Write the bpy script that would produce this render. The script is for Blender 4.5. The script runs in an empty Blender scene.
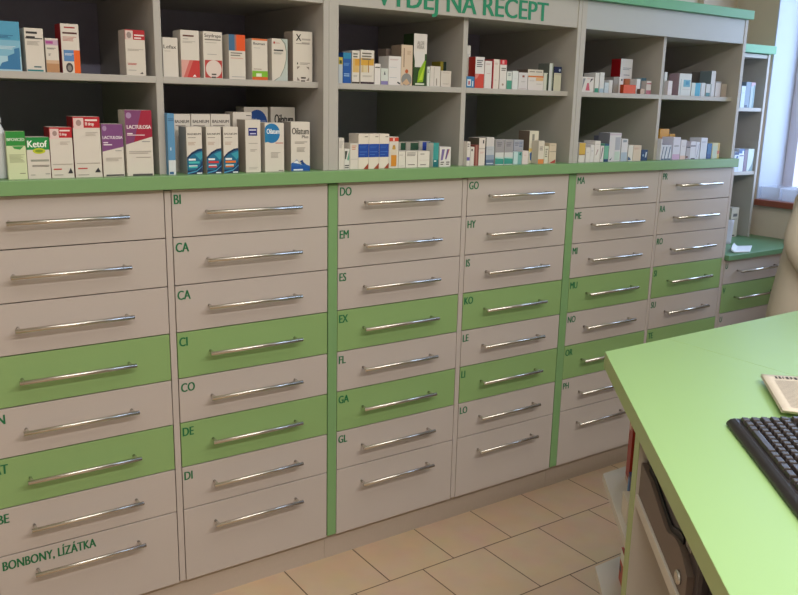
import bpy, bmesh, math, random
from mathutils import Vector, Matrix
random.seed(7)
sc = bpy.context.scene
col = sc.collection

# ------------------------------------------------------------------ materials
def lin(c):
    if isinstance(c, str):
        c = [int(c[i:i+2], 16)/255 for i in (1, 3, 5)]
    return tuple(x/12.92 if x <= .04045 else ((x+.055)/1.055)**2.4 for x in c[:3])

MATS = {}
def mat(name, c, rough=.5, metal=0., noise=0., scale=60., bump=0., spec=.5, coat=0.):
    if name in MATS: return MATS[name]
    m = bpy.data.materials.new(name); m.use_nodes = True
    nt = m.node_tree; b = nt.nodes['Principled BSDF']
    rgb = lin(c)
    b.inputs['Base Color'].default_value = (*rgb, 1)
    b.inputs['Roughness'].default_value = rough
    b.inputs['Metallic'].default_value = metal
    b.inputs['Specular IOR Level'].default_value = spec
    if coat: b.inputs['Coat Weight'].default_value = coat
    if noise or bump:
        tc = nt.nodes.new('ShaderNodeTexCoord')
        n = nt.nodes.new('ShaderNodeTexNoise'); n.inputs['Scale'].default_value = scale; n.inputs['Detail'].default_value = 4
        nt.links.new(tc.outputs['Object'], n.inputs['Vector'])
        if noise:
            r = nt.nodes.new('ShaderNodeMapRange')
            r.inputs['To Min'].default_value = 1-noise; r.inputs['To Max'].default_value = 1+noise
            nt.links.new(n.outputs['Fac'], r.inputs['Value'])
            v = nt.nodes.new('ShaderNodeVectorMath'); v.operation = 'SCALE'
            v.inputs[0].default_value = rgb
            nt.links.new(r.outputs['Result'], v.inputs['Scale'])
            nt.links.new(v.outputs['Vector'], b.inputs['Base Color'])
        if bump:
            bp = nt.nodes.new('ShaderNodeBump'); bp.inputs['Strength'].default_value = bump; bp.inputs['Distance'].default_value = .002
            nt.links.new(n.outputs['Fac'], bp.inputs['Height']); nt.links.new(bp.outputs['Normal'], b.inputs['Normal'])
    MATS[name] = m
    return m

def carton(c):
    if c == 'w': c = '#d9d2c8'
    return mat('carton_print_' + c[1:], c, rough=.42, spec=.4)

M_FRONT = mat('beige_laminate', '#bdb3ac', rough=.42, noise=.03, scale=220, bump=.03)
M_GREEN = mat('green_laminate', '#8aab6e', rough=.4, noise=.03, scale=220, bump=.03)
M_LEDGE = mat('green_edge_laminate', '#7aa26c', rough=.4, noise=.03, scale=220)
M_GREY = mat('grey_laminate', '#b4b0aa', rough=.45, noise=.03, scale=200)
M_DARK = mat('dark_back_panel', '#a2a0ba', rough=.6, noise=.06, scale=40)
M_VOID = mat('drawer_interior', '#5c544c', rough=.7)
M_STEEL = mat('brushed_steel', '#d2cec6', rough=.27, metal=1.)
M_LETTER = mat('green_lettering', '#0b6b40', rough=.5)
M_PLINTH = mat('plinth_laminate', '#b9ab9e', rough=.4, noise=.04, scale=120)
M_TOP = mat('light_green_worktop', '#98bc7b', rough=.42, noise=.02, scale=300, bump=.02)
M_TOPEDGE = mat('worktop_edge_band', '#a9ba7e', rough=.4)

# ------------------------------------------------------------------ mesh helpers
def box(bm, x0, x1, y0, y1, z0, z1, mi=0, mtx=None):
    vs = [bm.verts.new(v if mtx is None else mtx @ Vector(v)) for v in
          ((x0,y0,z0),(x1,y0,z0),(x1,y1,z0),(x0,y1,z0),(x0,y0,z1),(x1,y0,z1),(x1,y1,z1),(x0,y1,z1))]
    fs = []
    for q in ((0,3,2,1),(4,5,6,7),(0,1,5,4),(1,2,6,5),(2,3,7,6),(3,0,4,7)):
        f = bm.faces.new([vs[i] for i in q]); f.material_index = mi; fs.append(f)
    return fs

def prism(bm, pts, z0, z1, mi=0, mi_side=None, mtx=None):
    """vertical prism over a counter-clockwise outline"""
    T = (lambda v: v) if mtx is None else (lambda v: mtx @ Vector(v))
    lo = [bm.verts.new(T((x, y, z0))) for x, y in pts]; hi = [bm.verts.new(T((x, y, z1))) for x, y in pts]
    f = bm.faces.new(hi); f.material_index = mi
    f = bm.faces.new(lo[::-1]); f.material_index = mi
    n = len(pts)
    for i in range(n):
        f = bm.faces.new((lo[i], lo[(i+1) % n], hi[(i+1) % n], hi[i])); f.material_index = mi if mi_side is None else mi_side

def tube(bm, a, b, r, seg=14, mi=0, smooth=True, r2=None):
    a, b = Vector(a), Vector(b); d = (b-a).normalized()
    s = d.orthogonal().normalized(); t = d.cross(s); r2 = r if r2 is None else r2
    A = [bm.verts.new(a + r*(math.cos(2*math.pi*i/seg)*s + math.sin(2*math.pi*i/seg)*t)) for i in range(seg)]
    B_ = [bm.verts.new(b + r2*(math.cos(2*math.pi*i/seg)*s + math.sin(2*math.pi*i/seg)*t)) for i in range(seg)]
    for i in range(seg):
        f = bm.faces.new((A[i], A[(i+1) % seg], B_[(i+1) % seg], B_[i])); f.smooth = smooth; f.material_index = mi
    bm.faces.new(A[::-1]).material_index = mi; bm.faces.new(B_).material_index = mi

def lathe(bm, prof, cx, cy, seg=24, mi=0):
    rings = []
    for r, z in prof:
        rings.append([bm.verts.new((cx+r*math.cos(2*math.pi*i/seg), cy+r*math.sin(2*math.pi*i/seg), z)) for i in range(seg)])
    for k in range(len(rings)-1):
        for i in range(seg):
            f = bm.faces.new((rings[k][i], rings[k][(i+1) % seg], rings[k+1][(i+1) % seg], rings[k+1][i])); f.smooth = True; f.material_index = mi
    bm.faces.new(rings[0][::-1]).material_index = mi; bm.faces.new(rings[-1]).material_index = mi

def obj(name, bm, mats, parent=None, bevel=0., segs=2, loc=None):
    bmesh.ops.recalc_face_normals(bm, faces=bm.faces[:]) if name not in NORECALC else None
    me = bpy.data.meshes.new(name); bm.to_mesh(me); bm.free()
    for m in (mats if isinstance(mats, (list, tuple)) else [mats]): me.materials.append(m)
    o = bpy.data.objects.new(name, me); col.objects.link(o)
    if parent: o.parent = parent
    if loc: o.location = loc
    if bevel:
        md = o.modifiers.new('bevel', 'BEVEL'); md.width = bevel; md.segments = segs; md.limit_method = 'ANGLE'
    return o
NORECALC = {'lettering', 'printed_carton'}

def tag(o, label, cat, group=None):
    o['label'] = label; o['category'] = cat
    if group: o['group'] = group
    return o

def thing(name, label, cat, loc=(0,0,0), rz=0, group=None):
    o = bpy.data.objects.new(name, None); col.objects.link(o)
    o.location = loc; o.rotation_euler = (0, 0, rz); o.empty_display_size = .05
    return tag(o, label, cat, group)

def struct(name, bm, m, bevel=0.):
    o = obj(name, bm, m, bevel=bevel); o['kind'] = 'structure'; return o

# text -> triangles in a unit frame (origin at left/baseline, cap height about 1)
_TX = {}
def text_mesh(s, bold=0.):
    k = (s, bold)
    if k in _TX: return _TX[k]
    cu = bpy.data.curves.new('txt', 'FONT'); cu.body = s; cu.size = 1.; cu.offset = bold; cu.resolution_u = 3
    o = bpy.data.objects.new('txt', cu); col.objects.link(o)
    dg = bpy.context.evaluated_depsgraph_get(); dg.update()
    me = o.evaluated_get(dg).to_mesh()
    V = [(v.co.x, v.co.y) for v in me.vertices]; F = [tuple(p.vertices) for p in me.polygons]
    o.evaluated_get(dg).to_mesh_clear()
    bpy.data.objects.remove(o); bpy.data.curves.remove(cu)
    _TX[k] = (V, F)
    return _TX[k]
_cap = max(y for x, y in text_mesh('H')[0])
def put_text(bm, s, x, z, h, y, w=None, mi=0, narrow=.8, bold=0., heavy=0., mtx=None):
    """letters standing in the plane y (facing -y): left end x, baseline z, cap height h"""
    V, F = text_mesh(s, bold)
    if not V: return
    x0 = min(p[0] for p in V); x1 = max(p[0] for p in V)
    k = h/_cap; kx = k*narrow if w is None else w/(x1-x0)
    T = (lambda v: v) if mtx is None else (lambda v: mtx @ Vector(v))
    for n in range(3 if heavy else 1):
        dx = (n-1)*heavy*h if heavy else 0
        front = [bm.verts.new(T((x+(px-x0)*kx+dx, y-n*.00004, z+py*k))) for px, py in V]
        for f in F:
            try: fc = bm.faces.new([front[i] for i in f]); fc.material_index = mi
            except ValueError: pass

# ------------------------------------------------------------------ camera
cam = bpy.data.cameras.new('camera'); cam.sensor_width = 36.; cam.lens = 836.6/798*36; cam.clip_start = .05
co = bpy.data.objects.new('camera', cam); col.objects.link(co); sc.camera = co
R_ = (Vector((0.82433,-0.56568,0.0225)).normalized(), Vector((0.1107,0.2000,0.9735)).normalized(), Vector((0.5552,0.8000,-0.2274)).normalized())
f_ = R_[2]; r_ = (R_[0]-R_[0].dot(f_)*f_).normalized(); u_ = r_.cross(f_)
co.matrix_world = Matrix(((r_.x,u_.x,-f_.x,-1.3108),(r_.y,u_.y,-f_.y,-2.2928),(r_.z,u_.z,-f_.z,1.564),(0,0,0,1)))

# ------------------------------------------------------------------ the room
XR, YB, ZC = 2.85, .62, 2.75          # window wall, back wall, ceiling
XL, YF = -3.6, -5.2
M_WALL = mat('beige_wall_paint', '#d0c0ac', rough=.85, noise=.03, scale=30, bump=.05)
M_CREAM = mat('cream_wall_paint', '#d8cfbd', rough=.85, noise=.02, scale=30)
M_CEIL = mat('white_ceiling_paint', '#dcd8d0', rough=.9)

def floor_material():
    m = bpy.data.materials.new('sand_floor_tiles'); m.use_nodes = True
    nt = m.node_tree; N = nt.nodes; b = N['Principled BSDF']
    tc = N.new('ShaderNodeTexCoord'); mp = N.new('ShaderNodeMapping')
    mp.inputs['Location'].default_value = (-.388+.1358, .222, 0)
    br = N.new('ShaderNodeTexBrick'); br.inputs['Scale'].default_value = 1.
    br.inputs['Brick Width'].default_value = .2715; br.inputs['Row Height'].default_value = .297
    br.inputs['Mortar Size'].default_value = .0022; br.inputs['Mortar Smooth'].default_value = .1; br.offset = .5
    br.inputs['Color1'].default_value = (*lin('#c8ac8e'), 1); br.inputs['Color2'].default_value = (*lin('#c2a68a'), 1)
    br.inputs['Mortar'].default_value = (*lin('#5c4634'), 1)
    no = N.new('ShaderNodeTexNoise'); no.inputs['Scale'].default_value = 9; no.inputs['Detail'].default_value = 6
    mx = N.new('ShaderNodeMix'); mx.data_type = 'RGBA'; mx.blend_type = 'SOFT_LIGHT'; mx.inputs['Factor'].default_value = .25
    L = nt.links.new
    L(tc.outputs['Object'], mp.inputs['Vector']); L(mp.outputs['Vector'], br.inputs['Vector']); L(tc.outputs['Object'], no.inputs['Vector'])
    L(br.outputs['Color'], mx.inputs['A']); L(no.outputs['Color'], mx.inputs['B']); L(mx.outputs['Result'], b.inputs['Base Color'])
    bp = N.new('ShaderNodeBump'); bp.invert = True; bp.inputs['Strength'].default_value = .4; bp.inputs['Distance'].default_value = .002
    L(br.outputs['Fac'], bp.inputs['Height']); L(bp.outputs['Normal'], b.inputs['Normal'])
    b.inputs['Roughness'].default_value = .38
    return m
bm = bmesh.new(); box(bm, XL, XR+.4, YF, YB, -.1, 0); struct('floor', bm, floor_material())
bm = bmesh.new(); box(bm, XL, XR+.4, YF, YB, ZC, ZC+.1); struct('ceiling', bm, M_CEIL)
bm = bmesh.new(); box(bm, XL-.1, XR+.4, YB, YB+.1, -.1, ZC+.1); struct('wall_back', bm, M_CREAM)
bm = bmesh.new(); box(bm, XL-.1, XL, YF, YB, -.1, ZC+.1); struct('wall_left', bm, M_CREAM)
bm = bmesh.new(); box(bm, XL-.1, XR+.4, YF-.1, YF, -.1, ZC+.1); struct('wall_front', bm, M_CREAM)
# window wall with a deep opening
WY0, WY1, WZ0, WZ1, WD = -1.1, .34, 1.10, 2.45, .27
bm = bmesh.new()
box(bm, XR, XR+.4, WY1, YB, 0, ZC)
box(bm, XR, XR+.4, YF, WY0, 0, ZC)
box(bm, XR, XR+.4, WY0, WY1, 0, WZ0-.033)
box(bm, XR, XR+.4, WY0, WY1, WZ1, ZC)
struct('wall_right', bm, M_WALL)
# shallow beige block in the corner above the end shelf
bm = bmesh.new(); box(bm, 2.565, XR, .585, YB, 0, ZC); struct('trim_1', bm, M_WALL)
# white plaster reveal lining
M_REVEAL = mat('white_reveal_plaster', '#c2cad8', rough=.7)
bm = bmesh.new()
box(bm, XR-.001, XR+WD, WY1-.006, WY1, WZ0, WZ1); box(bm, XR-.001, XR+WD, WY0, WY0+.006, WZ0, WZ1); box(bm, XR-.001, XR+WD, WY0+.006, WY1-.006, WZ1-.006, WZ1)
struct('trim_2', bm, M_REVEAL)
# window: frame, panes
M_WFRAME = mat('white_window_frame', '#d0ccd6', rough=.4)
bm = bmesh.new()
fx0, fx1 = XR+WD-.05, XR+WD+.03
for y0, y1 in ((WY1-.066, WY1-.006), (WY0+.006, WY0+.066), (-.41, -.33)): box(bm, fx0, fx1, y0, y1, WZ0, WZ1-.006)
box(bm, fx0, fx1, WY0+.066, -.41, WZ0, WZ0+.06); box(bm, fx0, fx1, -.33, WY1-.066, WZ0, WZ0+.06)
box(bm, fx0, fx1, WY0+.066, -.41, WZ1-.066, WZ1-.006); box(bm, fx0, fx1, -.33, WY1-.066, WZ1-.066, WZ1-.006)
win = struct('window_1', bm, M_WFRAME, bevel=.004)
gm = bpy.data.materials.new('window_glass'); gm.use_nodes = True
nt = gm.node_tree; nt.nodes.clear()
o_ = nt.nodes.new('ShaderNodeOutputMaterial'); mx = nt.nodes.new('ShaderNodeMixShader'); tr = nt.nodes.new('ShaderNodeBsdfTransparent'); gl = nt.nodes.new('ShaderNodeBsdfGlossy')
gl.inputs['Roughness'].default_value = .02; mx.inputs[0].default_value = .06
nt.links.new(tr.outputs[0], mx.inputs[1]); nt.links.new(gl.outputs[0], mx.inputs[2]); nt.links.new(mx.outputs[0], o_.inputs[0])
for y0, y1 in ((WY0+.066, -.41), (-.33, WY1-.066)):
    bm = bmesh.new(); box(bm, XR+WD-.012, XR+WD-.006, y0, y1, WZ0+.06, WZ1-.066); obj('pane', bm, gm, win)
# red brown sill board
M_SILL = mat('red_brown_sill', '#8a4a34', rough=.35, noise=.12, scale=18)
bm = bmesh.new(); box(bm, XR-.03, XR+WD-.05, WY0, WY1-.008, WZ0-.033, WZ0); struct('trim_3', bm, M_SILL, bevel=.003)
# ------------------------------------------------------------------ drawer cabinets
ROWS = [1.3125, 1.175, 1.035, .895, .754, .6145, .472, .333, .091]
GAP = .0015
def drawer(parent, x0, x1, z0, z1, green, text=None, tx=.0075, handle_dz=None):
    bm = bmesh.new()
    box(bm, x0+GAP, x1-GAP, 0, .018, z0+GAP, z1-GAP, 0)
    # the tray behind the front
    a, b, t = x0+.02, x1-.02, min(z1-.03, z0+.11)
    box(bm, a, a+.012, .018, .5, z0+.015, t, 1); box(bm, b-.012, b, .018, .5, z0+.015, t, 1)
    box(bm, a+.012, b-.012, .49, .5, z0+.015, t, 1); box(bm, a+.012, b-.012, .018, .49, z0+.015, z0+.023, 1)
    d = obj('drawer', bm, [M_GREEN if green else M_FRONT, M_VOID], parent, bevel=.0008, segs=1)
    if green: d['label'] = 'green drawer front'
    zc = (z0+z1)/2+.002 if handle_dz is None else z1-handle_dz
    hx0, hx1 = x0+.09, x1-.109
    bm = bmesh.new()
    tube(bm, (hx0, -.032, zc), (hx1, -.032, zc), .006)
    for hx in (hx0+.012, hx1-.012): tube(bm, (hx, -.032, zc), (hx, 0, zc), .0045)
    obj('handle', bm, M_STEEL, d)
    if text:
        bm = bmesh.new()
        put_text(bm, text, x0+tx, z1-.0158-.0265, .0265, -.0006, narrow=.74, heavy=.04, w=None if len(text) < 4 else .247)
        obj('lettering', bm, M_LETTER, d)
    return d

def cabinet(label, x0, x1, cols, posts, edges, texts, greens=(3, 5), z_rows=ROWS, name='drawer_cabinet'):
    root = thing(name, label, 'drawer cabinet', (x0, 0, 0), group=None)
    sub = lambda x: x-x0
    zb, zt = z_rows[-1], z_rows[0]
    bm = bmesh.new()
    box(bm, 0, x1-x0, .53, .56, zb, zt)                             # back
    box(bm, .0, x1-x0, .022, .53, zb, zb+.004); box(bm, 0, x1-x0, .022, .53, zt-.004, zt)
    for e0, e1 in edges: box(bm, sub(e0)+.0012, sub(e1)-.0012, .0005, .53, zb+.004, zt-.004)
    obj('carcass', bm, M_FRONT, root, bevel=.0006, segs=1)
    for p0, p1 in posts:
        bm = bmesh.new(); box(bm, sub(p0)+.0008, sub(p1)-.0008, -.0005, .53, zb+.004, zt-.004)
        o = obj('post', bm, M_LEDGE, root, bevel=.0008, segs=1); o['label'] = 'green upright post'
    bm = bmesh.new(); box(bm, 0, x1-x0, .02, .04, 0, zb-.0005)
    obj('plinth', bm, M_PLINTH, root)
    for (c0, c1), tx in zip(cols, texts):
        for i in range(len(z_rows)-1):
            last = z_rows is ROWS and i == 7
            drawer(root, sub(c0), sub(c1), z_rows[i+1], z_rows[i], i in greens, tx[i], handle_dz=.064 if last else None,
                   tx=.0145 if tx[i] and len(tx[i]) > 3 else (.0125 if x0 < -1 and c0 < -1 else .0075))
    return root

cabinet('tall beige and green drawer cabinet under the leftmost shelf unit, sweets drawer at its foot', -1.075, .0,
        [(-1.0299, -.5246), (-.5043, 0)], [(-1.075, -1.0299)], [(-.5246, -.5043)],
        [[None, None, None, None, 'AN', 'AT', 'BE', 'BONBONY, LÍZÁTKA'], ['BI', 'CA', 'CA', 'CI', 'CO', 'DE', 'DI', None]])
cabinet('tall beige and green drawer cabinet under the shelf unit with the lettered sign', .001, 1.0625,
        [(.0362, .5407), (.5625, 1.0625)], [(.001, .0362)], [(.5407, .5625)],
        [['DO', 'EM', 'ES', 'EX', 'FL', 'GA', 'GL', None], ['GO', 'HY', 'IS', 'KO', 'LE', 'LI', 'LO', None]])
cabinet('tall beige and green drawer cabinet partly hidden by the front counter corner', 1.0635, 2.119,
        [(1.1028, 1.5947), (1.6124, 2.0993)], [(1.0635, 1.1028)], [(1.5947, 1.6124), (2.0993, 2.119)],
        [['MA', 'ME', 'MI', 'MU', 'NO', 'OR', 'PH', None], ['PR', 'RA', 'RO', 'SI', 'SU', 'TE', None, None]])
low = cabinet('low drawer cabinet with green top in the corner by the window', 2.121, 2.848,
        [(2.126, 2.652)], [], [(2.121, 2.126), (2.652, 2.848)], [['U', 'V', 'U', None, None, None]], greens=(1, 3),
        z_rows=[.880, .762, .6225, .482, .343, .203, .091])
bm = bmesh.new(); box(bm, 0, 2.848-2.121, -.02, .583, .881, .905)
o = obj('worktop', bm, mat('green_low_worktop', '#628f68', rough=.35, noise=.03, scale=200), low, bevel=.0015); o['label'] = 'green worktop'

# green ledge board over the tall cabinets
bm = bmesh.new(); box(bm, -1.09, 2.112, -.022, .585, 1.3135, 1.351)
tag(obj('ledge_board', bm, M_LEDGE, bevel=.0015), 'long green ledge board lying across the tall drawer cabinets', 'ledge')

# ------------------------------------------------------------------ open shelf units standing on the ledge
ZS0, ZS1, ZF, ZTOP = 1.600, 1.618, 1.845, 1.946
def shelf_unit(label, x0, x1, mid, fascia_text=None, fascia_mat=None, lx=.0345, rx=.0175):
    r = thing('shelf_unit', label, 'shelf unit', (x0, 0, 1.351))
    Z = lambda z: z-1.351
    w = x1-x0
    bm = bmesh.new(); box(bm, 0, lx, 0, .57, 0, Z(ZTOP)); obj('side_panel', bm, M_GREY, r, bevel=.0008, segs=1)
    bm = bmesh.new(); box(bm, w-rx, w, 0, .57, 0, Z(ZTOP)); obj('side_panel', bm, M_GREY, r, bevel=.0008, segs=1)
    bm = bmesh.new(); box(bm, lx, w-rx, .562, .572, 0, Z(ZTOP)); obj('back_panel', bm, M_DARK, r)
    bm = bmesh.new(); box(bm, mid[0]-x0, mid[1]-x0, .03, .562, 0, Z(ZF)+.002); obj('divider', bm, M_GREY, r, bevel=.0008, segs=1)
    for a, b in ((lx, mid[0]-x0), (mid[1]-x0, w-rx)):
        bm = bmesh.new(); box(bm, a, b, .03, .562, Z(ZS0), Z(ZS1)); obj('shelf', bm, M_GREY, r, bevel=.0008, segs=1)
    bm = bmesh.new(); box(bm, lx, w-rx, .03, .562, Z(ZF)+.002, Z(ZF)+.02); obj('top_board', bm, M_GREY, r)
    bm = bmesh.new(); box(bm, lx+.0005, w-rx-.0005, .002, .02, Z(ZF), Z(ZTOP)); fa = obj('fascia', bm, fascia_mat or M_GREY, r, bevel=.0008, segs=1)
    if fascia_text:
        bm = bmesh.new(); put_text(bm, fascia_text, .172-x0, Z(1.8565), .0625, .0008, w=.728, heavy=.04)
        obj('lettering', bm, mat('sign_green', '#1c8560', rough=.5), fa)
    return r
shelf_unit('grey two-bay shelf unit without a sign at the left edge', -1.05, .0012+.0, (-.5235, -.5035), lx=.02, rx=.0005+.018)
shelf_unit('grey two-bay shelf unit whose fascia carries the green lettered sign', .0015, 1.0725, (.5425, .5625), 'VÝDEJ NA RECEPT', lx=.034, rx=.017)
shelf_unit('grey two-bay shelf unit with a blank fascia under the green cornice', 1.0735, 2.1, (1.5845, 1.6025), None, mat('pale_grey_fascia', '#b0b4b6', rough=.4, noise=.02, scale=200), lx=.026, rx=.0205)
bm = bmesh.new(); box(bm, -1.09, 2.104, -.022, .6, 1.947, 1.983)
tag(obj('cornice_board', bm, mat('cornice_green', '#68ab80', rough=.4), bevel=.0015), 'green cornice board along the top of the shelf units', 'cornice')

# narrow end shelf standing on the low cabinet
r = thing('end_shelf', 'narrow tall shelf standing on the low green topped cabinet by the window', 'shelf', (2.14, .3, .905))
Z = lambda z: z-.905
for a, b in ((0, .018), (.608, .626)):
    bm = bmesh.new(); box(bm, a, b, 0, .28, 0, Z(1.843)); obj('side_panel', bm, M_GREY, r, bevel=.0008, segs=1)
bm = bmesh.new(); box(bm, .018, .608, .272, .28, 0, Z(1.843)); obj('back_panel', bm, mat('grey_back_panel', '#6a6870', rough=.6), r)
for z in (1.235, 1.558, 1.822):
    bm = bmesh.new(); box(bm, .018, .608, .004, .272, Z(z), Z(z+.018)); obj('shelf', bm, M_GREY, r, bevel=.0008, segs=1)
bm = bmesh.new(); box(bm, -.005, .640, -.02, .282, Z(1.844), Z(1.883)); obj('cornice', bm, mat('cornice_green', '#68ab80'), r, bevel=.0015)['label'] = 'green cornice'

# ------------------------------------------------------------------ medicine cartons
BAY = dict(b1u='upper shelf of the first bay', b1l='lower shelf of the first bay', b2u='upper shelf of the second bay', b2l='lower shelf of the second bay',
           b3u='upper shelf of the third bay', b3l='lower shelf of the third bay', b4u='upper shelf of the fourth bay', b4l='lower shelf of the fourth bay',
           b5u='upper shelf of the fifth bay', b5l='lower shelf of the fifth bay', b6u='upper shelf of the sixth bay', b6l='lower shelf of the sixth bay',
           tu='upper shelf of the end shelf', tl='middle shelf of the end shelf')
SHORT = {k: v.replace('shelf of the', 'shelf,').replace('shelf, end shelf', 'end shelf') for k, v in BAY.items()}

def paint(bm, ops, w, h, mats):
    """flat printing on the front face (plane y=0 of a carton w by h, standing on z=0)"""
    def mi(c):
        m = carton(c)
        if m not in mats: mats.append(m)
        return mats.index(m)
    y = 0.
    def poly(pts, c):
        f = bm.faces.new([bm.verts.new((min(max(u, 0), 1)*w, y, min(max(v, 0), 1)*h)) for u, v in pts]); f.material_index = mi(c)
        f.normal_update()
        if f.normal.y > 0: f.normal_flip()
    for o in ops:
        y -= .00012
        k = o[0]
        if k == 'r': poly([(o[1], o[2]), (o[3], o[2]), (o[3], o[4]), (o[1], o[4])], o[5])
        elif k == 'p': poly(o[1], o[2])
        elif k == 'e': poly([(o[1]+o[3]*math.cos(t*math.pi/12), o[2]+o[4]*math.sin(t*math.pi/12)) for t in range(24)], o[5])
        elif k == 'l':
            th = o[6] if len(o) > 6 else .012
            rng = random.Random(int(o[1]*100)+int(o[2]*1000))
            for i in range(o[4]):
                v = o[2]-i*th*2.1
                L = o[3]*(.7+.3*rng.random()) if i else o[3]
                poly([(o[1], v-th), (o[1]+L, v-th), (o[1]+L, v), (o[1], v)], o[5])
        elif k == 't':
            n0 = len(bm.faces)
            put_text(bm, o[5], o[1]*w, o[2]*h, o[4]*h, y, w=o[3]*w, mi=mi(o[6]), heavy=.035)
            bm.faces.ensure_lookup_table()
            for f in bm.faces[n0:]:
                f.normal_update()
                if f.normal.y > 0: f.normal_flip()

def B(bay, x0, x1, y, z0, z1, d, c, side, look, ops, shape='box'):
    w, h = x1-x0, z1-z0
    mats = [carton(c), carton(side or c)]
    bm = bmesh.new()
    if shape == 'bottle':
        r0 = w/2
        lathe(bm, [(r0*.9, 0), (r0, .004), (r0, h*.7), (r0*.95, h*.76), (r0*.45, h*.9), (r0*.42, h*.92)], r0, r0)
    else:
        fs = box(bm, 0, w, 0, d, 0, h, 0)
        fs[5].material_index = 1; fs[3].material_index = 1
        # fine tuck-flap seam on the lid
        box(bm, w*.04, w*.96, d*.08, d*.92, h, h+.0003, 0)
        for f in bm.faces: f.normal_update()
        paint(bm, ops, w, h, mats)
    name = 'plastic_bottle' if shape == 'bottle' else 'medicine_carton'
    me = bpy.data.meshes.new(name)
    if shape == 'bottle': bmesh.ops.recalc_face_normals(bm, faces=bm.faces[:])
    bm.to_mesh(me); bm.free()
    for m in mats: me.materials.append(m)
    o = bpy.data.objects.new(name, me); col.objects.link(o); o.location = (x0, y, z0+.0004)
    if shape == 'bottle':
        bm = bmesh.new(); lathe(bm, [(w*.25, h*.92), (w*.27, h*.925), (w*.27, h), (w*.24, h+.002)], w/2, w/2); obj('cap', bm, carton('#d0d4d6'), o)
    lab = look + ', ' + BAY[bay]
    if len(lab.split()) > 16: lab = look + ', ' + SHORT[bay]
    tag(o, lab, 'bottle' if shape == 'bottle' else 'medicine box', 'medicine cartons on the ' + BAY[bay])
B('b1u',-0.9373,-0.8585,0.050,1.6180,1.7369,0.050,'#a9cfe0',None,'large pale blue carton with a darker blue stepped pattern',[('r',0,0.62,1,1,'#4f9cc0'),('r',0,0.3,1,0.62,'#7fb6d0'),('p',[(0.3,0.03),(0.96,0.03),(0.96,0.48),(0.8,0.45),(0.8,0.36),(0.6,0.3),(0.6,0.2),(0.42,0.16)],'#3878a8'),('l',0.1,0.72,0.7,3,'#2b5f8c'),('l',0.1,0.5,0.75,3,'#c8dde8')])
B('b1u',-0.8473,-0.8033,0.050,1.6180,1.7243,0.060,'w',None,'white carton with black rule under its dark title and teal foot',[('l',0.08,0.92,0.6,2,'#303030',0.05),('r',0.04,0.755,0.96,0.78,'#303030'),('l',0.1,0.7,0.7,4,'#a09890'),('l',0.4,0.13,0.4,1,'#406870',0.03),('r',0.03,0.01,0.9,0.05,'#2f7f86')])
B('b1u',-0.7993,-0.7681,0.050,1.6180,1.7021,0.060,'w',None,'small slim carton with a purple header fading to a tan foot',[('r',0,0.8,1,0.95,'#c0a0b8'),('r',0.04,0.84,0.6,0.92,'#a84890'),('r',0,0.0,1,0.26,'#b98a62'),('r',0,0.26,1,0.36,'#cfae90'),('l',0.1,0.72,0.7,2,'#505050'),('l',0.2,0.55,0.2,3,'#606060')])
B('b1u',-0.7602,-0.7155,0.050,1.6180,1.7406,0.060,'w','#9c2226','tall carton with red side, orange corner and small round portrait',[('l',0.2,0.94,0.6,1,'#a03838',0.03),('l',0.1,0.83,0.8,1,'#502828',0.035),('l',0.1,0.74,0.75,4,'#c08078'),('r',0.1,0.24,0.68,0.47,'#5a86bb'),('r',0.66,0.0,1,0.47,'#e8641e'),('l',0.16,0.4,0.5,2,'#d8e0ee'),('e',0.38,0.11,0.2,0.1,'#4a4444'),('e',0.38,0.1,0.11,0.06,'#8a8480')])
B('b1u',-0.5960,-0.5430,0.050,1.6180,1.7365,0.060,'w',None,'white carton with red top band standing alone at the right end',[('r',0,0.785,1,1,'#b3202a'),('r',0.02,0.785,0.4,0.98,'#d8c6c0'),('e',0.2,0.88,0.12,0.07,'#9a8a86'),('l',0.46,0.9,0.5,2,'#ecdcd8',0.03),('l',0.1,0.58,0.8,2,'#b0a8a0'),('l',0.08,0.27,0.45,2,'#c05050'),('l',0.1,0.12,0.4,1,'#a0a0a0'),('p',[(0.68,0.04),(0.85,0.04),(0.8,0.08)],'#303030')])
B('b1l',-0.9473,-0.9097,0.030,1.3510,1.5028,0.050,'#d4dade',None,'white plastic bottle with sloping shoulders cut by the frame edge',[('l',-0.55,0.78,1.2,2,'#3a7a78'),('l',-0.55,0.55,1.2,5,'#8a9094')],shape='bottle')
B('b1l',-0.9171,-0.8720,0.012,1.3510,1.4707,0.016,'#d3dcb4',None,'green topped carton with pale lime body beside the white bottle',[('r',0,0.7,1,1,'#2f8f3c'),('t',0.05,0.8,0.9,0.06,'BIFOVICED','#dfeadc'),('p',[(0.3,0.69),(0.9,0.69),(0.7,0.62),(0.4,0.64)],'#3b9a48'),('l',0.12,0.52,0.8,7,'#a8b08c'),('l',0.6,0.13,0.3,1,'#707060')])
B('b1l',-0.8704,-0.8155,0.012,1.3510,1.4559,0.060,'w',None,'green and white carton with large white title over a lime oval',[('r',0,0.7,1,1,'#1f8c44'),('t',0.06,0.76,0.84,0.16,'Ketof','#f4f8f0'),('e',0.54,0.67,0.28,0.07,'#c2c832'),('e',0.54,0.67,0.18,0.035,'#7f9a28'),('l',0.15,0.46,0.8,2,'#607060'),('l',0.2,0.33,0.75,2,'#706860'),('l',0.1,0.1,0.2,1,'#808080'),('l',0.75,0.12,0.2,1,'#707070')])
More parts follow.
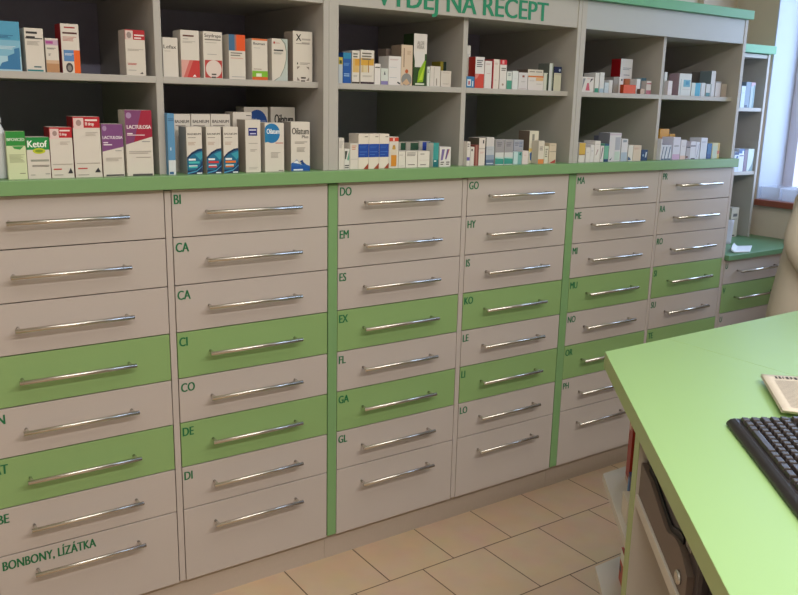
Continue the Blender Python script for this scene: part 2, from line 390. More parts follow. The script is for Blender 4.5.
B('b1l',-0.8135,-0.7578,0.012,1.3510,1.4808,0.060,'w','#8e1a22','white carton with red header and red side, shorter of two',[('r',0,0.795,1,1,'#b81f2c'),('r',0.03,0.77,0.42,0.97,'#e0c8c4'),('e',0.24,0.88,0.1,0.05,'#a48a86'),('l',0.46,0.95,0.45,1,'#f0dcd8',0.03),('t',0.46,0.84,0.3,0.05,'El drop','#f4e6e2'),('l',0.45,0.72,0.45,3,'#bdb4ac'),('l',0.06,0.28,0.88,1,'#b0a49c'),('l',0.1,0.19,0.35,1,'#c04848',0.025),('p',[(0.72,0.09),(0.95,0.09),(0.85,0.2)],'#303038'),('l',0.1,0.07,0.4,1,'#a09890')])
B('b1l',-0.7544,-0.6858,0.012,1.3510,1.5078,0.060,'w','#8e1a22','white carton with red header and red side, taller of two',[('r',0,0.82,1,1,'#b81f2c'),('r',0.03,0.8,0.4,0.98,'#e0c8c4'),('e',0.22,0.9,0.1,0.05,'#a48a86'),('l',0.46,0.96,0.45,1,'#f0dcd8',0.03),('t',0.46,0.86,0.32,0.05,'El drop','#f4e6e2'),('l',0.45,0.75,0.45,3,'#bdb4ac'),('l',0.06,0.24,0.88,1,'#b0a49c'),('l',0.1,0.16,0.35,1,'#c04848',0.02),('p',[(0.72,0.08),(0.95,0.08),(0.85,0.16)],'#303038'),('l',0.1,0.05,0.4,1,'#a09890')])
B('b1l',-0.6821,-0.6264,0.012,1.3510,1.4894,0.060,'w',None,'carton with slanted purple top and white capital lettering',[('p',[(0,0.48),(1,0.57),(1,1),(0,1)],'#7d4a80'),('e',0.14,0.92,0.1,0.05,'#a88ab0'),('t',0.04,0.72,0.93,0.055,'LACTULOSA','#efe6ee'),('l',0.06,0.66,0.22,1,'#e8dce6',0.02),('l',0.06,0.62,0.4,1,'#e8dce6',0.02),('l',0.6,0.5,0.3,1,'#909090'),('l',0.15,0.36,0.75,3,'#b4aca4'),('l',0.12,0.04,0.85,1,'#505050',0.028)])
B('b1l',-0.6190,-0.5464,0.012,1.3510,1.5265,0.060,'w',None,'tall carton with crimson and purple top and white capital lettering',[('p',[(0,0.48),(1,0.6),(1,1),(0,1)],'#a01f3c'),('p',[(0,0.48),(0.3,0.516),(0.62,1),(0,1)],'#7d4270'),('e',0.14,0.92,0.1,0.045,'#a88ab0'),('t',0.06,0.72,0.9,0.055,'LACTULOSA','#f1e6e8'),('l',0.06,0.655,0.2,1,'#e8dce0',0.018),('l',0.06,0.63,0.65,1,'#e8d0d4',0.012),('l',0.6,0.53,0.3,1,'#909090'),('l',0.1,0.38,0.82,2,'#b4aca4'),('l',0.35,0.29,0.55,1,'#b4aca4'),('l',0.2,0.03,0.75,1,'#505050',0.03)])
B('b2u',-0.4942,-0.4517,0.050,1.6180,1.7226,0.060,'w',None,'white carton with thin dark title, leftmost',[('t',0.06,0.72,0.84,0.09,'Lefax','#484440'),('l',0.1,0.66,0.4,1,'#a8a098')])
B('b2u',-0.4427,-0.3894,0.050,1.6180,1.7452,0.060,'w',None,'white carton whose lower third is red and pink',[('l',0.12,0.9,0.6,1,'#603830',0.035),('l',0.12,0.82,0.3,1,'#909090'),('l',0.1,0.77,0.7,2,'#b0a8a0'),('r',0,0.0,1,0.37,'#c23a38'),('p',[(0,0.37),(0,0),(0.1,0.0),(0.45,0.37)],'#d8a098'),('p',[(0.45,0.37),(0.1,0),(0.3,0),(0.65,0.37)],'#cc6a62'),('p',[(0.6,0.02),(0.8,0.02),(0.72,0.07)],'#f0e0dc')])
B('b2u',-0.3770,-0.3205,0.050,1.6180,1.7457,0.060,'w',None,'white carton with red corners around a pale disc',[('t',0.08,0.88,0.86,0.07,'Seydrapa','#58504c'),('l',0.08,0.84,0.85,1,'#807870',0.025),('l',0.1,0.77,0.6,1,'#b0a8a0'),('l',0.2,0.52,0.5,1,'#a8a0a0'),('r',0.06,0.01,0.97,0.39,'#b8403c'),('e',0.52,0.2,0.42,0.19,'#dcccc4'),('l',0.4,0.1,0.25,2,'#504844',0.03)])
B('b2u',-0.3001,-0.2494,0.050,1.6180,1.7420,0.060,'w',None,'white carton with a blue and orange upper part',[('r',0,0.64,1,1,'#e2551c'),('r',0,0.64,0.36,1,'#3e6a90'),('r',0.36,0.64,0.46,1,'#9c7068'),('l',0.1,0.6,0.7,2,'#807870',0.025),('l',0.1,0.48,0.75,1,'#d08878'),('l',0.15,0.06,0.8,1,'#a0a0a0')])
B('b2u',-0.2283,-0.1785,0.050,1.6180,1.7352,0.060,'w',None,'white carton with orange top edge and green over orange foot',[('r',0,0.955,1,1,'#d8703a'),('t',0.1,0.85,0.75,0.06,'Ibumax','#404040'),('l',0.12,0.78,0.4,1,'#a8a8a8'),('r',0,0.0,1,0.075,'#d2622c'),('r',0,0.075,1,0.22,'#7cb534'),('r',0.25,0.08,0.6,0.16,'#dfe6c8'),('l',0.1,0.27,0.5,1,'#806060')])
B('b2u',-0.1638,-0.1123,0.050,1.6180,1.7390,0.060,'w',None,'white carton with grey green arc down its right side',[('p',[(0.55,1),(1,1),(1,0),(0.1,0),(0.5,0.1),(0.75,0.3),(0.88,0.5),(0.9,0.7),(0.8,0.88)],'#8b948c'),('p',[(0.62,1),(1,1),(1,0),(0.2,0),(0.58,0.12),(0.82,0.32),(0.94,0.52),(0.95,0.72),(0.86,0.9)],'#b9c4c0'),('e',0.15,0.9,0.06,0.03,'#b04038'),('l',0.25,0.9,0.25,1,'#c08078'),('l',0.12,0.74,0.6,1,'#404040',0.035),('l',0.12,0.67,0.55,2,'#909090')])
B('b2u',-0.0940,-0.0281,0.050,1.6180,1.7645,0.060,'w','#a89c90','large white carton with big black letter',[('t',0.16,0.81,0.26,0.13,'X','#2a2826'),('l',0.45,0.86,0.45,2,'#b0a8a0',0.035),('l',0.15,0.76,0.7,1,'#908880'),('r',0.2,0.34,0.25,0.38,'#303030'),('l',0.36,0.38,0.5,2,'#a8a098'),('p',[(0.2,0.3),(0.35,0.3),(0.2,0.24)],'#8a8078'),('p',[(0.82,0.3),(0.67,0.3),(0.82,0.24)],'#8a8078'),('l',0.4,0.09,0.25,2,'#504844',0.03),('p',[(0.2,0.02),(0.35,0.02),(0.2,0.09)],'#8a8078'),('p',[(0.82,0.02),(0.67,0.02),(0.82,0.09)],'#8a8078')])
B('b2l',-0.5034,-0.4833,0.012,1.3510,1.5187,0.060,'#5d93bd',None,'blue carton with a white foot beside the divider',[('r',0,0,1,0.24,'#d5dade'),('l',0.1,0.92,0.8,2,'#3f688c'),('r',0.3,0.4,0.45,0.45,'#c8d8e4'),('r',0.1,0.01,0.7,0.05,'#35618c')])
B('b2l',-0.4549,-0.4054,0.095,1.3510,1.5156,0.060,'w',None,'white carton with black capitals in the row behind, left of three',[('t',0.08,0.85,0.84,0.05,'BALNEUM','#383634'),('l',0.1,0.81,0.6,1,'#807870')])
B('b2l',-0.4023,-0.3445,0.095,1.3510,1.5162,0.060,'w',None,'white carton with black capitals in the row behind, middle of three',[('t',0.08,0.85,0.84,0.05,'BALNEUM','#383634'),('l',0.1,0.81,0.6,1,'#807870')])
B('b2l',-0.3423,-0.2818,0.095,1.3510,1.5168,0.060,'w',None,'white carton with black capitals in the row behind, right of three',[('t',0.08,0.85,0.84,0.05,'BALNEUM','#383634'),('l',0.1,0.81,0.6,1,'#807870')])
B('b2l',-0.2724,-0.2121,0.095,1.3510,1.5234,0.060,'w',None,'plain white carton behind the tall navy square one',[('l',0.7,0.95,0.25,1,'#404040')])
B('b2l',-0.2050,-0.1247,0.165,1.3510,1.5380,0.060,'w',None,'white carton with blue disc, standing in the back row',[('e',0.55,0.72,0.44,0.24,'#1f4f9c'),('t',0.3,0.72,0.6,0.1,'Oilatum','#7f90b4'),('l',0.3,0.3,0.5,2,'#90a0b0')])
B('b2l',-0.1142,-0.0289,0.165,1.3510,1.5394,0.060,'w',None,'white carton with large dark title, standing in the back row',[('t',0.16,0.72,0.76,0.16,'Oilatum','#35322f'),('l',0.3,0.64,0.5,1,'#706a64'),('l',0.3,0.4,0.5,3,'#a09890')])
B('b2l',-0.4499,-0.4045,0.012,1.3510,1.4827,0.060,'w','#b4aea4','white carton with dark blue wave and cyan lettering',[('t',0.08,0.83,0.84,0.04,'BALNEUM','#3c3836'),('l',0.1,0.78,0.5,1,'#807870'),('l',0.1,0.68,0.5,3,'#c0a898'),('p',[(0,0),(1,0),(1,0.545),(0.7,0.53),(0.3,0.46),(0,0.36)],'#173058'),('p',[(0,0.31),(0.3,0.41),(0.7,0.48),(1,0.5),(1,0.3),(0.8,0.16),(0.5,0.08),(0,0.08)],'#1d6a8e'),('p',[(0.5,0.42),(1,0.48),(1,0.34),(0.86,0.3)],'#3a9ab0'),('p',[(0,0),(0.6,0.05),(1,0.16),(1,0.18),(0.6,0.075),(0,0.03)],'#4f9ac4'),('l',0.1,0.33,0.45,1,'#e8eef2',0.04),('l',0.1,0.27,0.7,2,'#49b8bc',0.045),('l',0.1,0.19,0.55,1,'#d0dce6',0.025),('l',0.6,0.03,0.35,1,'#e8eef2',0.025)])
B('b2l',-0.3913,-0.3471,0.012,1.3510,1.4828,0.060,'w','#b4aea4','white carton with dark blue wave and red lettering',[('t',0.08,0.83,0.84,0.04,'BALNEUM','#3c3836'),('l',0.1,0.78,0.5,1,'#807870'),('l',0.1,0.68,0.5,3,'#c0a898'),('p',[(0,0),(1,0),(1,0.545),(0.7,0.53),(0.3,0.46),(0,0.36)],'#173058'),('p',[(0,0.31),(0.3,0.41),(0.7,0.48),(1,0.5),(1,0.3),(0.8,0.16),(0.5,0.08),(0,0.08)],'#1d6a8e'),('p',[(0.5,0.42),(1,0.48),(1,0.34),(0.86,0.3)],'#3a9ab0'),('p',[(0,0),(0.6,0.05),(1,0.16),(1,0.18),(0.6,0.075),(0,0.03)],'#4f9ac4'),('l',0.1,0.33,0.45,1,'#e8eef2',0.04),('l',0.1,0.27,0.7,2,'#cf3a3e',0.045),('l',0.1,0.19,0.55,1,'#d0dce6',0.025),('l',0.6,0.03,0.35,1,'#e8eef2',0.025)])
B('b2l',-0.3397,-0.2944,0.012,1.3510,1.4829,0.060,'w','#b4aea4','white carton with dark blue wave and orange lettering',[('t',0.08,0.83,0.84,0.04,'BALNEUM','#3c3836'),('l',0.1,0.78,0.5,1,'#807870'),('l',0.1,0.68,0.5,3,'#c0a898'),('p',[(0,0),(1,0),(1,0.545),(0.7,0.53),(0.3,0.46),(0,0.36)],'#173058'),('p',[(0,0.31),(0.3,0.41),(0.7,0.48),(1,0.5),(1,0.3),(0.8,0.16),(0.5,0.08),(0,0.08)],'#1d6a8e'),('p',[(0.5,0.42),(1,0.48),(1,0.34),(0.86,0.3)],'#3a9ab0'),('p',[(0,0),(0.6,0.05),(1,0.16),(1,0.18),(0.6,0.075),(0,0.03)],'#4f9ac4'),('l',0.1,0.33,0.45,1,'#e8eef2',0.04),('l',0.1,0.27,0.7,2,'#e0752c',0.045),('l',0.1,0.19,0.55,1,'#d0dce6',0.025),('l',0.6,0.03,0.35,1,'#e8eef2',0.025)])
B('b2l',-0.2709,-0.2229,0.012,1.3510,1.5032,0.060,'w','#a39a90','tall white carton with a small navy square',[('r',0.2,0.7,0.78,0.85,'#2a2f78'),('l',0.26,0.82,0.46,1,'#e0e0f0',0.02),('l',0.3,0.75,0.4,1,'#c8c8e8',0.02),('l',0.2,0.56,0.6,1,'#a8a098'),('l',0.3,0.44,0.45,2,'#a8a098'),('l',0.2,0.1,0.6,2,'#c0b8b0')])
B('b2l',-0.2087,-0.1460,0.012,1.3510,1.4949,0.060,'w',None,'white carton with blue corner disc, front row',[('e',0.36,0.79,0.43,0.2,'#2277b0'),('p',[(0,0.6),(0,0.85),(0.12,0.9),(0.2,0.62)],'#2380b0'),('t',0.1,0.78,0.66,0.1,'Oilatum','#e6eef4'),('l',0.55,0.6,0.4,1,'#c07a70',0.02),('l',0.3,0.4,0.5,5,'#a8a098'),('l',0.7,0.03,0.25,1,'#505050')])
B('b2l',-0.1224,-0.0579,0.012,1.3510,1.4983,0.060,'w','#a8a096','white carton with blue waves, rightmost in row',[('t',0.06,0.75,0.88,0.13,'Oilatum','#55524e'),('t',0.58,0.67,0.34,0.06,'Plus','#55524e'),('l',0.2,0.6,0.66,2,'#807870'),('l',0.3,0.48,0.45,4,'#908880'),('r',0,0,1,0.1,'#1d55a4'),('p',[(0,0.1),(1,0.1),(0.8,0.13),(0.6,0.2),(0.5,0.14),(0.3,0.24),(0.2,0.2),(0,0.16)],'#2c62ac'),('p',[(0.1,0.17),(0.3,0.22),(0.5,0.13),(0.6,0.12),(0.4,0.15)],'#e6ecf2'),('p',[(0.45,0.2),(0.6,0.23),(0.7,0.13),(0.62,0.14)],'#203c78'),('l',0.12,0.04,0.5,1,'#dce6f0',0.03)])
B('b3u',0.0652,0.0797,0.050,1.6180,1.6962,0.060,'#b9c2c8',None,'sliver of a white carton with yellow top beside the blue one',[('r',0,0.72,1,1,'#c8b046'),('r',0.2,0.75,0.8,0.88,'#505a30')])
B('b3u',0.0818,0.1104,0.050,1.6180,1.7109,0.060,'#2258a4',None,'blue carton with lighter blue top',[('r',0,0.8,1,1,'#2f84ac'),('l',0.1,0.66,0.7,4,'#6a9cd0'),('l',0.1,0.32,0.7,2,'#9cc0e6',0.03)])
B('b3u',0.1140,0.1415,0.050,1.6180,1.7185,0.060,'w',None,'narrow white carton with pale orange band',[('r',0.1,0.34,0.95,0.76,'#d2b070'),('r',0.4,0.55,1,0.76,'#d29c3c'),('l',0.15,0.92,0.6,2,'#606058',0.04),('l',0.2,0.25,0.5,2,'#a09890'),('r',0,0,1,0.05,'#403830')])
B('b3u',0.1460,0.1966,0.050,1.6180,1.7222,0.060,'w',None,'wide white carton with pale orange band',[('r',0.02,0.55,0.98,0.76,'#d0a040'),('r',0.06,0.34,0.2,0.55,'#c8b088'),('r',0.55,0.34,0.62,0.7,'#a87830'),('r',0.2,0.34,0.5,0.55,'#d8c8a0'),('l',0.1,0.92,0.7,3,'#706c60',0.04),('l',0.15,0.25,0.7,2,'#b0a8a0'),('r',0,0,1,0.06,'#403038')])
B('b3u',0.1993,0.2216,0.050,1.6180,1.6822,0.060,'#ded8d4',None,'short white carton with one dark line',[('l',0.1,0.85,0.8,1,'#404040',0.05)])
B('b3u',0.2241,0.2513,0.050,1.6180,1.6693,0.060,'#cdd2cc',None,'short white carton with lilac foot',[('r',0,0,1,0.22,'#8880b0'),('p',[(0.4,0.6),(0.65,0.6),(0.52,0.85)],'#404050')])
B('b3u',0.2532,0.3014,0.050,1.6180,1.7086,0.060,'#ddd8d6',None,'square white carton with small black mark at its corner',[('l',0.1,0.9,0.7,2,'#c09a98'),('l',0.05,0.62,0.6,1,'#a8b4bc'),('l',0.08,0.26,0.6,1,'#98a4b4'),('p',[(0.7,0.08),(0.95,0.02),(0.95,0.08),(0.75,0.12)],'#202028')])
B('b3u',0.2959,0.3426,0.130,1.6180,1.7365,0.050,'#8a7a70',None,'brownish carton standing behind the square white one',[])
B('b3u',0.3024,0.3475,0.050,1.6180,1.7464,0.060,'#d2bda6','#8d7c6c','cream carton with orange dot over a round picture',[('r',0.2,0.45,0.28,0.92,'#907868'),('e',0.5,0.35,0.14,0.05,'#b85a30'),('e',0.5,0.14,0.46,0.16,'#8a8a88'),('p',[(0.1,0.05),(0.5,0.0),(0.8,0.05),(0.5,0.17)],'#c8a888'),('l',0.5,0.85,0.35,4,'#b89c84')])
B('b3u',0.3517,0.4051,0.050,1.6180,1.7847,0.060,'#d9d3cd','#22331c','tallest white carton with green leaf picture',[('r',0,0,1,0.62,'#2c4a22'),('p',[(0,0.62),(0.12,0.45),(0.12,0.42),(0.85,0.62)],'#d8d4d0'),('r',0.1,0.36,0.85,0.66,'#d8d4d0'),('p',[(0.1,0.36),(0.5,0.32),(0.85,0.5),(0.85,0.36)],'#2c4a22'),('p',[(0.3,0.06),(0.75,0.08),(0.95,0.5),(0.8,0.48),(0.4,0.28)],'#86b01c'),('p',[(0.4,0.1),(0.7,0.12),(0.85,0.4)],'#b2d035'),('t',0.25,0.79,0.52,0.07,'ALOE','#a09a94'),('t',0.22,0.71,0.55,0.07,'VERA','#a09a94'),('l',0.15,0.05,0.7,1,'#d8e0c8',0.03)])
B('b3u',0.4095,0.4195,0.050,1.6180,1.6812,0.060,'#d6ddd2',None,'very narrow white carton right of the leaf carton',[('l',0.1,0.85,0.8,3,'#506050',0.03)])
B('b3u',0.4220,0.4642,0.050,1.6180,1.6840,0.060,'#d6cfc8',None,'white carton with faint upright grey line',[('r',0.36,0.02,0.4,0.95,'#a0988e'),('r',0.6,0.05,0.68,0.4,'#8a8078')])
B('b3u',0.4671,0.5109,0.050,1.6180,1.6705,0.060,'#d3cbc3',None,'low white carton, rightmost in the row',[('l',0.2,0.9,0.7,2,'#a09890'),('l',0.2,0.2,0.6,2,'#908880')])
B('b3u',0.5160,0.5424,0.120,1.6180,1.7046,0.050,'#92862e',None,'olive and dark green carton behind low white one',[('r',0.5,0,1,1,'#26382e'),('r',0,0,0.5,1,'#92862e')])
B('b3l',0.0454,0.0644,0.012,1.3510,1.4500,0.060,'w',None,'narrow white carton with faint grey lines beside post',[('l',0.1,0.9,0.7,9,'#b0aca8')])
B('b3l',0.0660,0.0852,0.012,1.3510,1.4156,0.060,'#d9d6d0',None,'short white carton with green and black slanted figure',[('p',[(0.1,0.9),(0.6,0.9),(0.3,0.5),(0.1,0.5)],'#3a443e'),('p',[(0.5,0.5),(0.95,0.95),(0.95,0.5),(0.7,0.42)],'#6fa890'),('l',0.1,0.22,0.8,2,'#303030',0.05)])
B('b3l',0.0874,0.1165,0.012,1.3510,1.4322,0.060,'w',None,'white carton with orange text lines',[('l',0.2,0.92,0.6,3,'#c88060',0.03),('l',0.1,0.4,0.8,1,'#a8a0a0')])
B('b3l',0.1178,0.1564,0.012,1.3510,1.4621,0.060,'#e2d8ca',None,'white carton with wide blue label and brown corner, left of three',[('r',0,0.335,1,0.715,'#1d48a0'),('l',0.1,0.66,0.7,2,'#3c64b4',0.02),('l',0.1,0.5,0.75,1,'#4c74c0',0.02),('l',0.1,0.42,0.5,1,'#4c74c0',0.02),('l',0.6,0.93,0.3,1,'#605850',0.02),('p',[(0.5,0.0),(0.98,0),(0.98,0.16)],'#9c4630')])
B('b3l',0.1575,0.1964,0.012,1.3510,1.4620,0.060,'#e2d8ca',None,'white carton with wide blue label and brown corner, middle of three',[('r',0.0,0.335,1,0.715,'#1d48a0'),('l',0.1,0.66,0.7,2,'#3c64b4',0.02),('l',0.1,0.5,0.75,1,'#4c74c0',0.02),('l',0.1,0.42,0.5,1,'#4c74c0',0.02),('l',0.6,0.93,0.3,1,'#605850',0.02),('p',[(0.5,0.0),(0.98,0),(0.98,0.16)],'#9c4630')])
B('b3l',0.1975,0.2354,0.012,1.3510,1.4620,0.060,'#e2d8ca',None,'white carton with wide blue label and brown corner, right of three',[('r',0.0,0.335,0.97,0.715,'#1d48a0'),('l',0.1,0.66,0.7,2,'#3c64b4',0.02),('l',0.1,0.5,0.75,1,'#4c74c0',0.02),('l',0.1,0.42,0.5,1,'#4c74c0',0.02),('l',0.6,0.93,0.3,1,'#605850',0.02),('p',[(0.5,0.0),(0.98,0),(0.98,0.16)],'#9c4630')])
B('b3l',0.2367,0.2725,0.012,1.3510,1.4522,0.060,'w',None,'white carton with red top and amber ampoule picture',[('r',0,0.86,1,0.98,'#c8432c'),('r',0.4,0.87,0.55,0.96,'#f0d8d0'),('p',[(0.3,0.62),(0.4,0.74),(0.6,0.74),(0.7,0.62)],'#b98a3a'),('r',0.2,0.06,0.8,0.42,'#cf8a30'),('r',0.2,0.42,0.8,0.6,'#d8ccb8'),('r',0.35,0.6,0.65,0.68,'#c09a48')])
B('b3l',0.2743,0.3001,0.012,1.3510,1.4053,0.060,'#ddd6cc',None,'low white carton right of the ampoule carton',[('l',0.1,0.8,0.6,3,'#b0a8a0'),('l',0.2,0.12,0.6,1,'#807870')])
B('b3l',0.3034,0.3500,0.012,1.3510,1.4051,0.060,'#dfd8cf',None,'low white carton with grey lines',[('l',0.1,0.92,0.75,3,'#807870',0.04),('l',0.2,0.2,0.6,1,'#605850',0.04)])
B('b3l',0.3533,0.4010,0.012,1.3510,1.4044,0.060,'#dfd8cf',None,'low white carton under the blue topped one behind',[('l',0.2,0.85,0.35,1,'#807870',0.05),('l',0.1,0.45,0.85,1,'#c09a90'),('l',0.2,0.18,0.5,1,'#605850',0.04)])
B('b3l',0.3232,0.3527,0.085,1.3510,1.4312,0.050,'#a9a59c',None,'carton with green square, behind, left',[('r',0.3,0.62,0.98,0.97,'#1f4a38')])
B('b3l',0.3548,0.4071,0.085,1.3510,1.4308,0.050,'#a9a59c',None,'carton with green square, behind, right',[('r',0.34,0.62,0.98,0.97,'#2c4d3c')])
B('b3l',0.4096,0.4570,0.085,1.3510,1.4328,0.050,'#b2b0ac',None,'grey carton with blue square behind low ones',[('r',0.3,0.62,0.96,0.98,'#2d49a4')])
B('b3l',0.4165,0.4395,0.012,1.3510,1.4315,0.040,'#3f9896','#dde2de','teal carton with a white left side',[('r',0,0.0,1,0.3,'#1f6c74'),('r',0.2,0.22,0.6,0.27,'#e0e8e8')])
B('b3l',0.4441,0.4916,0.012,1.3510,1.4177,0.060,'#dcd8d4',None,'white carton with two purple slashes, rightmost in row',[('p',[(0.2,0.88),(0.45,0.88),(0.3,0.35),(0.1,0.3)],'#7a6a9c'),('p',[(0.65,0.88),(0.9,0.88),(0.6,0.35),(0.5,0.4)],'#6a5488'),('p',[(0.8,0.88),(0.9,0.88),(0.65,0.45)],'#b87058'),('l',0.1,0.25,0.3,2,'#504848',0.05),('l',0.6,0.25,0.3,2,'#504848',0.05)])
B('b4u',0.6050,0.6249,0.090,1.6180,1.7621,0.060,'#d3d0c8',None,'tall narrow white carton tight against the divider',[('l',0.2,0.8,0.6,3,'#b0b0b0')])
B('b4u',0.5636,0.5985,0.030,1.6180,1.6553,0.040,'#3c7cae',None,'small blue carton with white square',[('r',0.1,0.15,0.55,0.75,'#d5dee6'),('r',0.2,0.25,0.45,0.6,'#b06a78'),('r',0.7,0.1,0.85,0.6,'#c8d8e4')])
B('b4u',0.6167,0.6567,0.050,1.6180,1.7232,0.038,'#dcd8d8','#b32a20','carton with wide red side, white top and red foot',[('r',0,0,1,0.46,'#c9483c'),('l',0.15,0.9,0.7,4,'#606068',0.03),('p',[(0,0.46),(0.5,0.46),(0.2,0.3),(0,0.3)],'#d88078')])
B('b4u',0.6598,0.6921,0.050,1.6180,1.7115,0.060,'#dbd5d3',None,'plain white carton next to the red sided one',[('l',0.2,0.9,0.6,2,'#c09a9a'),('l',0.3,0.55,0.5,1,'#c08890')])
B('b4u',0.6974,0.7264,0.050,1.6180,1.7189,0.060,'#e0d7ce','#b02c34','white carton with red left edge',[('r',0,0,0.12,1,'#b84048'),('l',0.3,0.88,0.5,3,'#c8a8a0'),('l',0.3,0.3,0.3,1,'#a09890')])
B('b4u',0.7302,0.7614,0.050,1.6180,1.7188,0.060,'#dcd6d2',None,'white carton with bright red top',[('r',0,0.83,1,1,'#c02834'),('r',0.3,0.86,0.6,0.98,'#e0a0a0'),('l',0.2,0.72,0.7,2,'#605858',0.03),('e',0.5,0.15,0.14,0.04,'#a08880')])
B('b4u',0.7647,0.7887,0.050,1.6180,1.6787,0.060,'#d2d6d2',None,'short white carton with green foot',[('r',0,0,1,0.5,'#4f9a84'),('l',0.2,0.9,0.6,2,'#808890',0.04)])
B('b4u',0.7915,0.8186,0.050,1.6180,1.6825,0.060,'#d8dcdc',None,'short plain white carton right of the green footed one',[('l',0.3,0.6,0.4,2,'#c8ccd0')])
B('b4u',0.8217,0.8649,0.050,1.6180,1.6784,0.060,'#d2ced0',None,'white carton with small brown dash',[('r',0.4,0.72,0.65,0.84,'#8a4a40'),('l',0.3,0.5,0.5,3,'#a8a4a8'),('l',0.1,0.06,0.8,1,'#a07878')])
B('b4u',0.8683,0.9447,0.050,1.6180,1.6686,0.060,'#d8d2d0',None,'wide low white carton with orange upper edge',[('r',0,0.9,1,1,'#d27a3a'),('r',0.5,0.66,0.98,0.88,'#d8b080'),('l',0.1,0.7,0.35,4,'#c0b8b8'),('l',0.55,0.45,0.4,2,'#908c90')])
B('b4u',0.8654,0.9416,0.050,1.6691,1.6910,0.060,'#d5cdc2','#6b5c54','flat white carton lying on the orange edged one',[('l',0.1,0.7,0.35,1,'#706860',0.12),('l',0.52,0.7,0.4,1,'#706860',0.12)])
B('b4u',0.9462,0.9657,0.050,1.6180,1.6811,0.060,'#ced2c8',None,'narrow white carton with dark edge',[('r',0.8,0,1,0.95,'#3f5a48')])
B('b4u',0.9724,0.9930,0.050,1.6180,1.7169,0.060,'#ccd3d4','#6b706a','tall narrow white carton with grey left side',[('r',0.7,0.0,1,1,'#7f8a80')])
B('b4u',0.9977,1.0353,0.050,1.6180,1.7058,0.060,'#c9c8b4','#1c2440','cream carton with navy top',[('r',0,0.74,1,1,'#1c2850'),('e',0.75,0.86,0.14,0.06,'#a8b4c8'),('l',0.1,0.68,0.8,1,'#908880')])
B('b4l',0.5636,0.5773,0.012,1.3510,1.4346,0.060,'#ddd6d0',None,'white carton with lilac band near its foot',[('r',0,0.22,0.95,0.36,'#6a60a8'),('l',0.1,0.92,0.6,2,'#504848',0.04),('l',0.1,0.7,0.6,1,'#b0a098')])
B('b4l',0.5796,0.5959,0.012,1.3510,1.4164,0.060,'#d8d0ca',None,'narrow white carton with one dark spot',[('r',0.2,0.78,0.6,0.9,'#504848')])
B('b4l',0.5975,0.6157,0.012,1.3510,1.4232,0.060,'#8a4a42',None,'reddish brown carton between white ones',[('r',0.4,0,0.6,1,'#b08074')])
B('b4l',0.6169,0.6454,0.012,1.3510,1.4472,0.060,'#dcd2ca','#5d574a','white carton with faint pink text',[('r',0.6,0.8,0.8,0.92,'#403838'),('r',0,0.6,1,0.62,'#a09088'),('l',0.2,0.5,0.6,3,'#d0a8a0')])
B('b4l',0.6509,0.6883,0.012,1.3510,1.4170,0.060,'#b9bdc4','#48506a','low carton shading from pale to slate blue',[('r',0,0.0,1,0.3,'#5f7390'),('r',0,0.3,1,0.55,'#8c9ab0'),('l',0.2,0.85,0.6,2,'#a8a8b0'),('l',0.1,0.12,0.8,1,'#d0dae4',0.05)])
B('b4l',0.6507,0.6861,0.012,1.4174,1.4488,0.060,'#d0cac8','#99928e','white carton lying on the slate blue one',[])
B('b4l',0.6942,0.7340,0.012,1.3510,1.4398,0.060,'#cfd0cf',None,'grey topped carton with teal foot, left of two',[('r',0,0.5,1,1,'#9b989c'),('l',0.2,0.9,0.55,3,'#706c74',0.03),('r',0,0.03,1,0.27,'#3e9488'),('p',[(0,0.27),(1,0.24),(1,0.3),(0,0.32)],'#b0d0cc')])
B('b4l',0.7378,0.7783,0.012,1.3510,1.4395,0.060,'#cfd0cf',None,'grey topped carton with teal foot, right of two',[('r',0,0.5,1,1,'#9b989c'),('l',0.2,0.9,0.55,3,'#706c74',0.03),('r',0,0.03,1,0.27,'#3e9488'),('p',[(0,0.27),(1,0.24),(1,0.3),(0,0.32)],'#b0d0cc')])
B('b4l',0.8201,0.8671,0.055,1.3510,1.4369,0.050,'#a8acb8',None,'grey blue carton behind the small pale teal one',[('l',0.1,0.92,0.4,3,'#707484',0.03),('l',0.55,0.92,0.4,4,'#6c7898',0.03),('r',0,0,0.3,0.25,'#3e9488')])
B('b4l',0.7828,0.8230,0.012,1.3510,1.3961,0.035,'#bcd4d6',None,'small pale teal and white carton in front',[('r',0.5,0,1,1,'#78aaa8'),('p',[(0.6,0.8),(0.9,1),(0.9,0.7)],'#2c6a64')])
B('b4l',0.8259,0.8547,0.012,1.3510,1.3993,0.035,'#dccfcc',None,'small pinkish white carton in front',[('l',0.3,0.7,0.4,3,'#d0a8a8')])
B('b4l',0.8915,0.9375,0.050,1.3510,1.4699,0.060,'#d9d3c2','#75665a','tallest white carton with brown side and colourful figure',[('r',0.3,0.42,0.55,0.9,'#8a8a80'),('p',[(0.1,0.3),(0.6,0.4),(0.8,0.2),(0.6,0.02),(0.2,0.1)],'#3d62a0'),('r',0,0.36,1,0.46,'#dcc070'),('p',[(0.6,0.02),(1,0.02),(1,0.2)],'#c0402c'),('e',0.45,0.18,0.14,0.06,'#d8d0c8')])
B('b4l',0.9047,0.9334,0.012,1.3510,1.4349,0.036,'#d8cfc0',None,'white carton with orange foot',[('r',0,0.0,1,0.2,'#d8884a'),('l',0.2,0.75,0.6,3,'#807870',0.03)])
B('b4l',0.9362,0.9559,0.012,1.3510,1.4152,0.036,'#d8d2be',None,'narrow white carton with bold dark lines',[('l',0.2,0.85,0.6,5,'#605c50',0.05)])
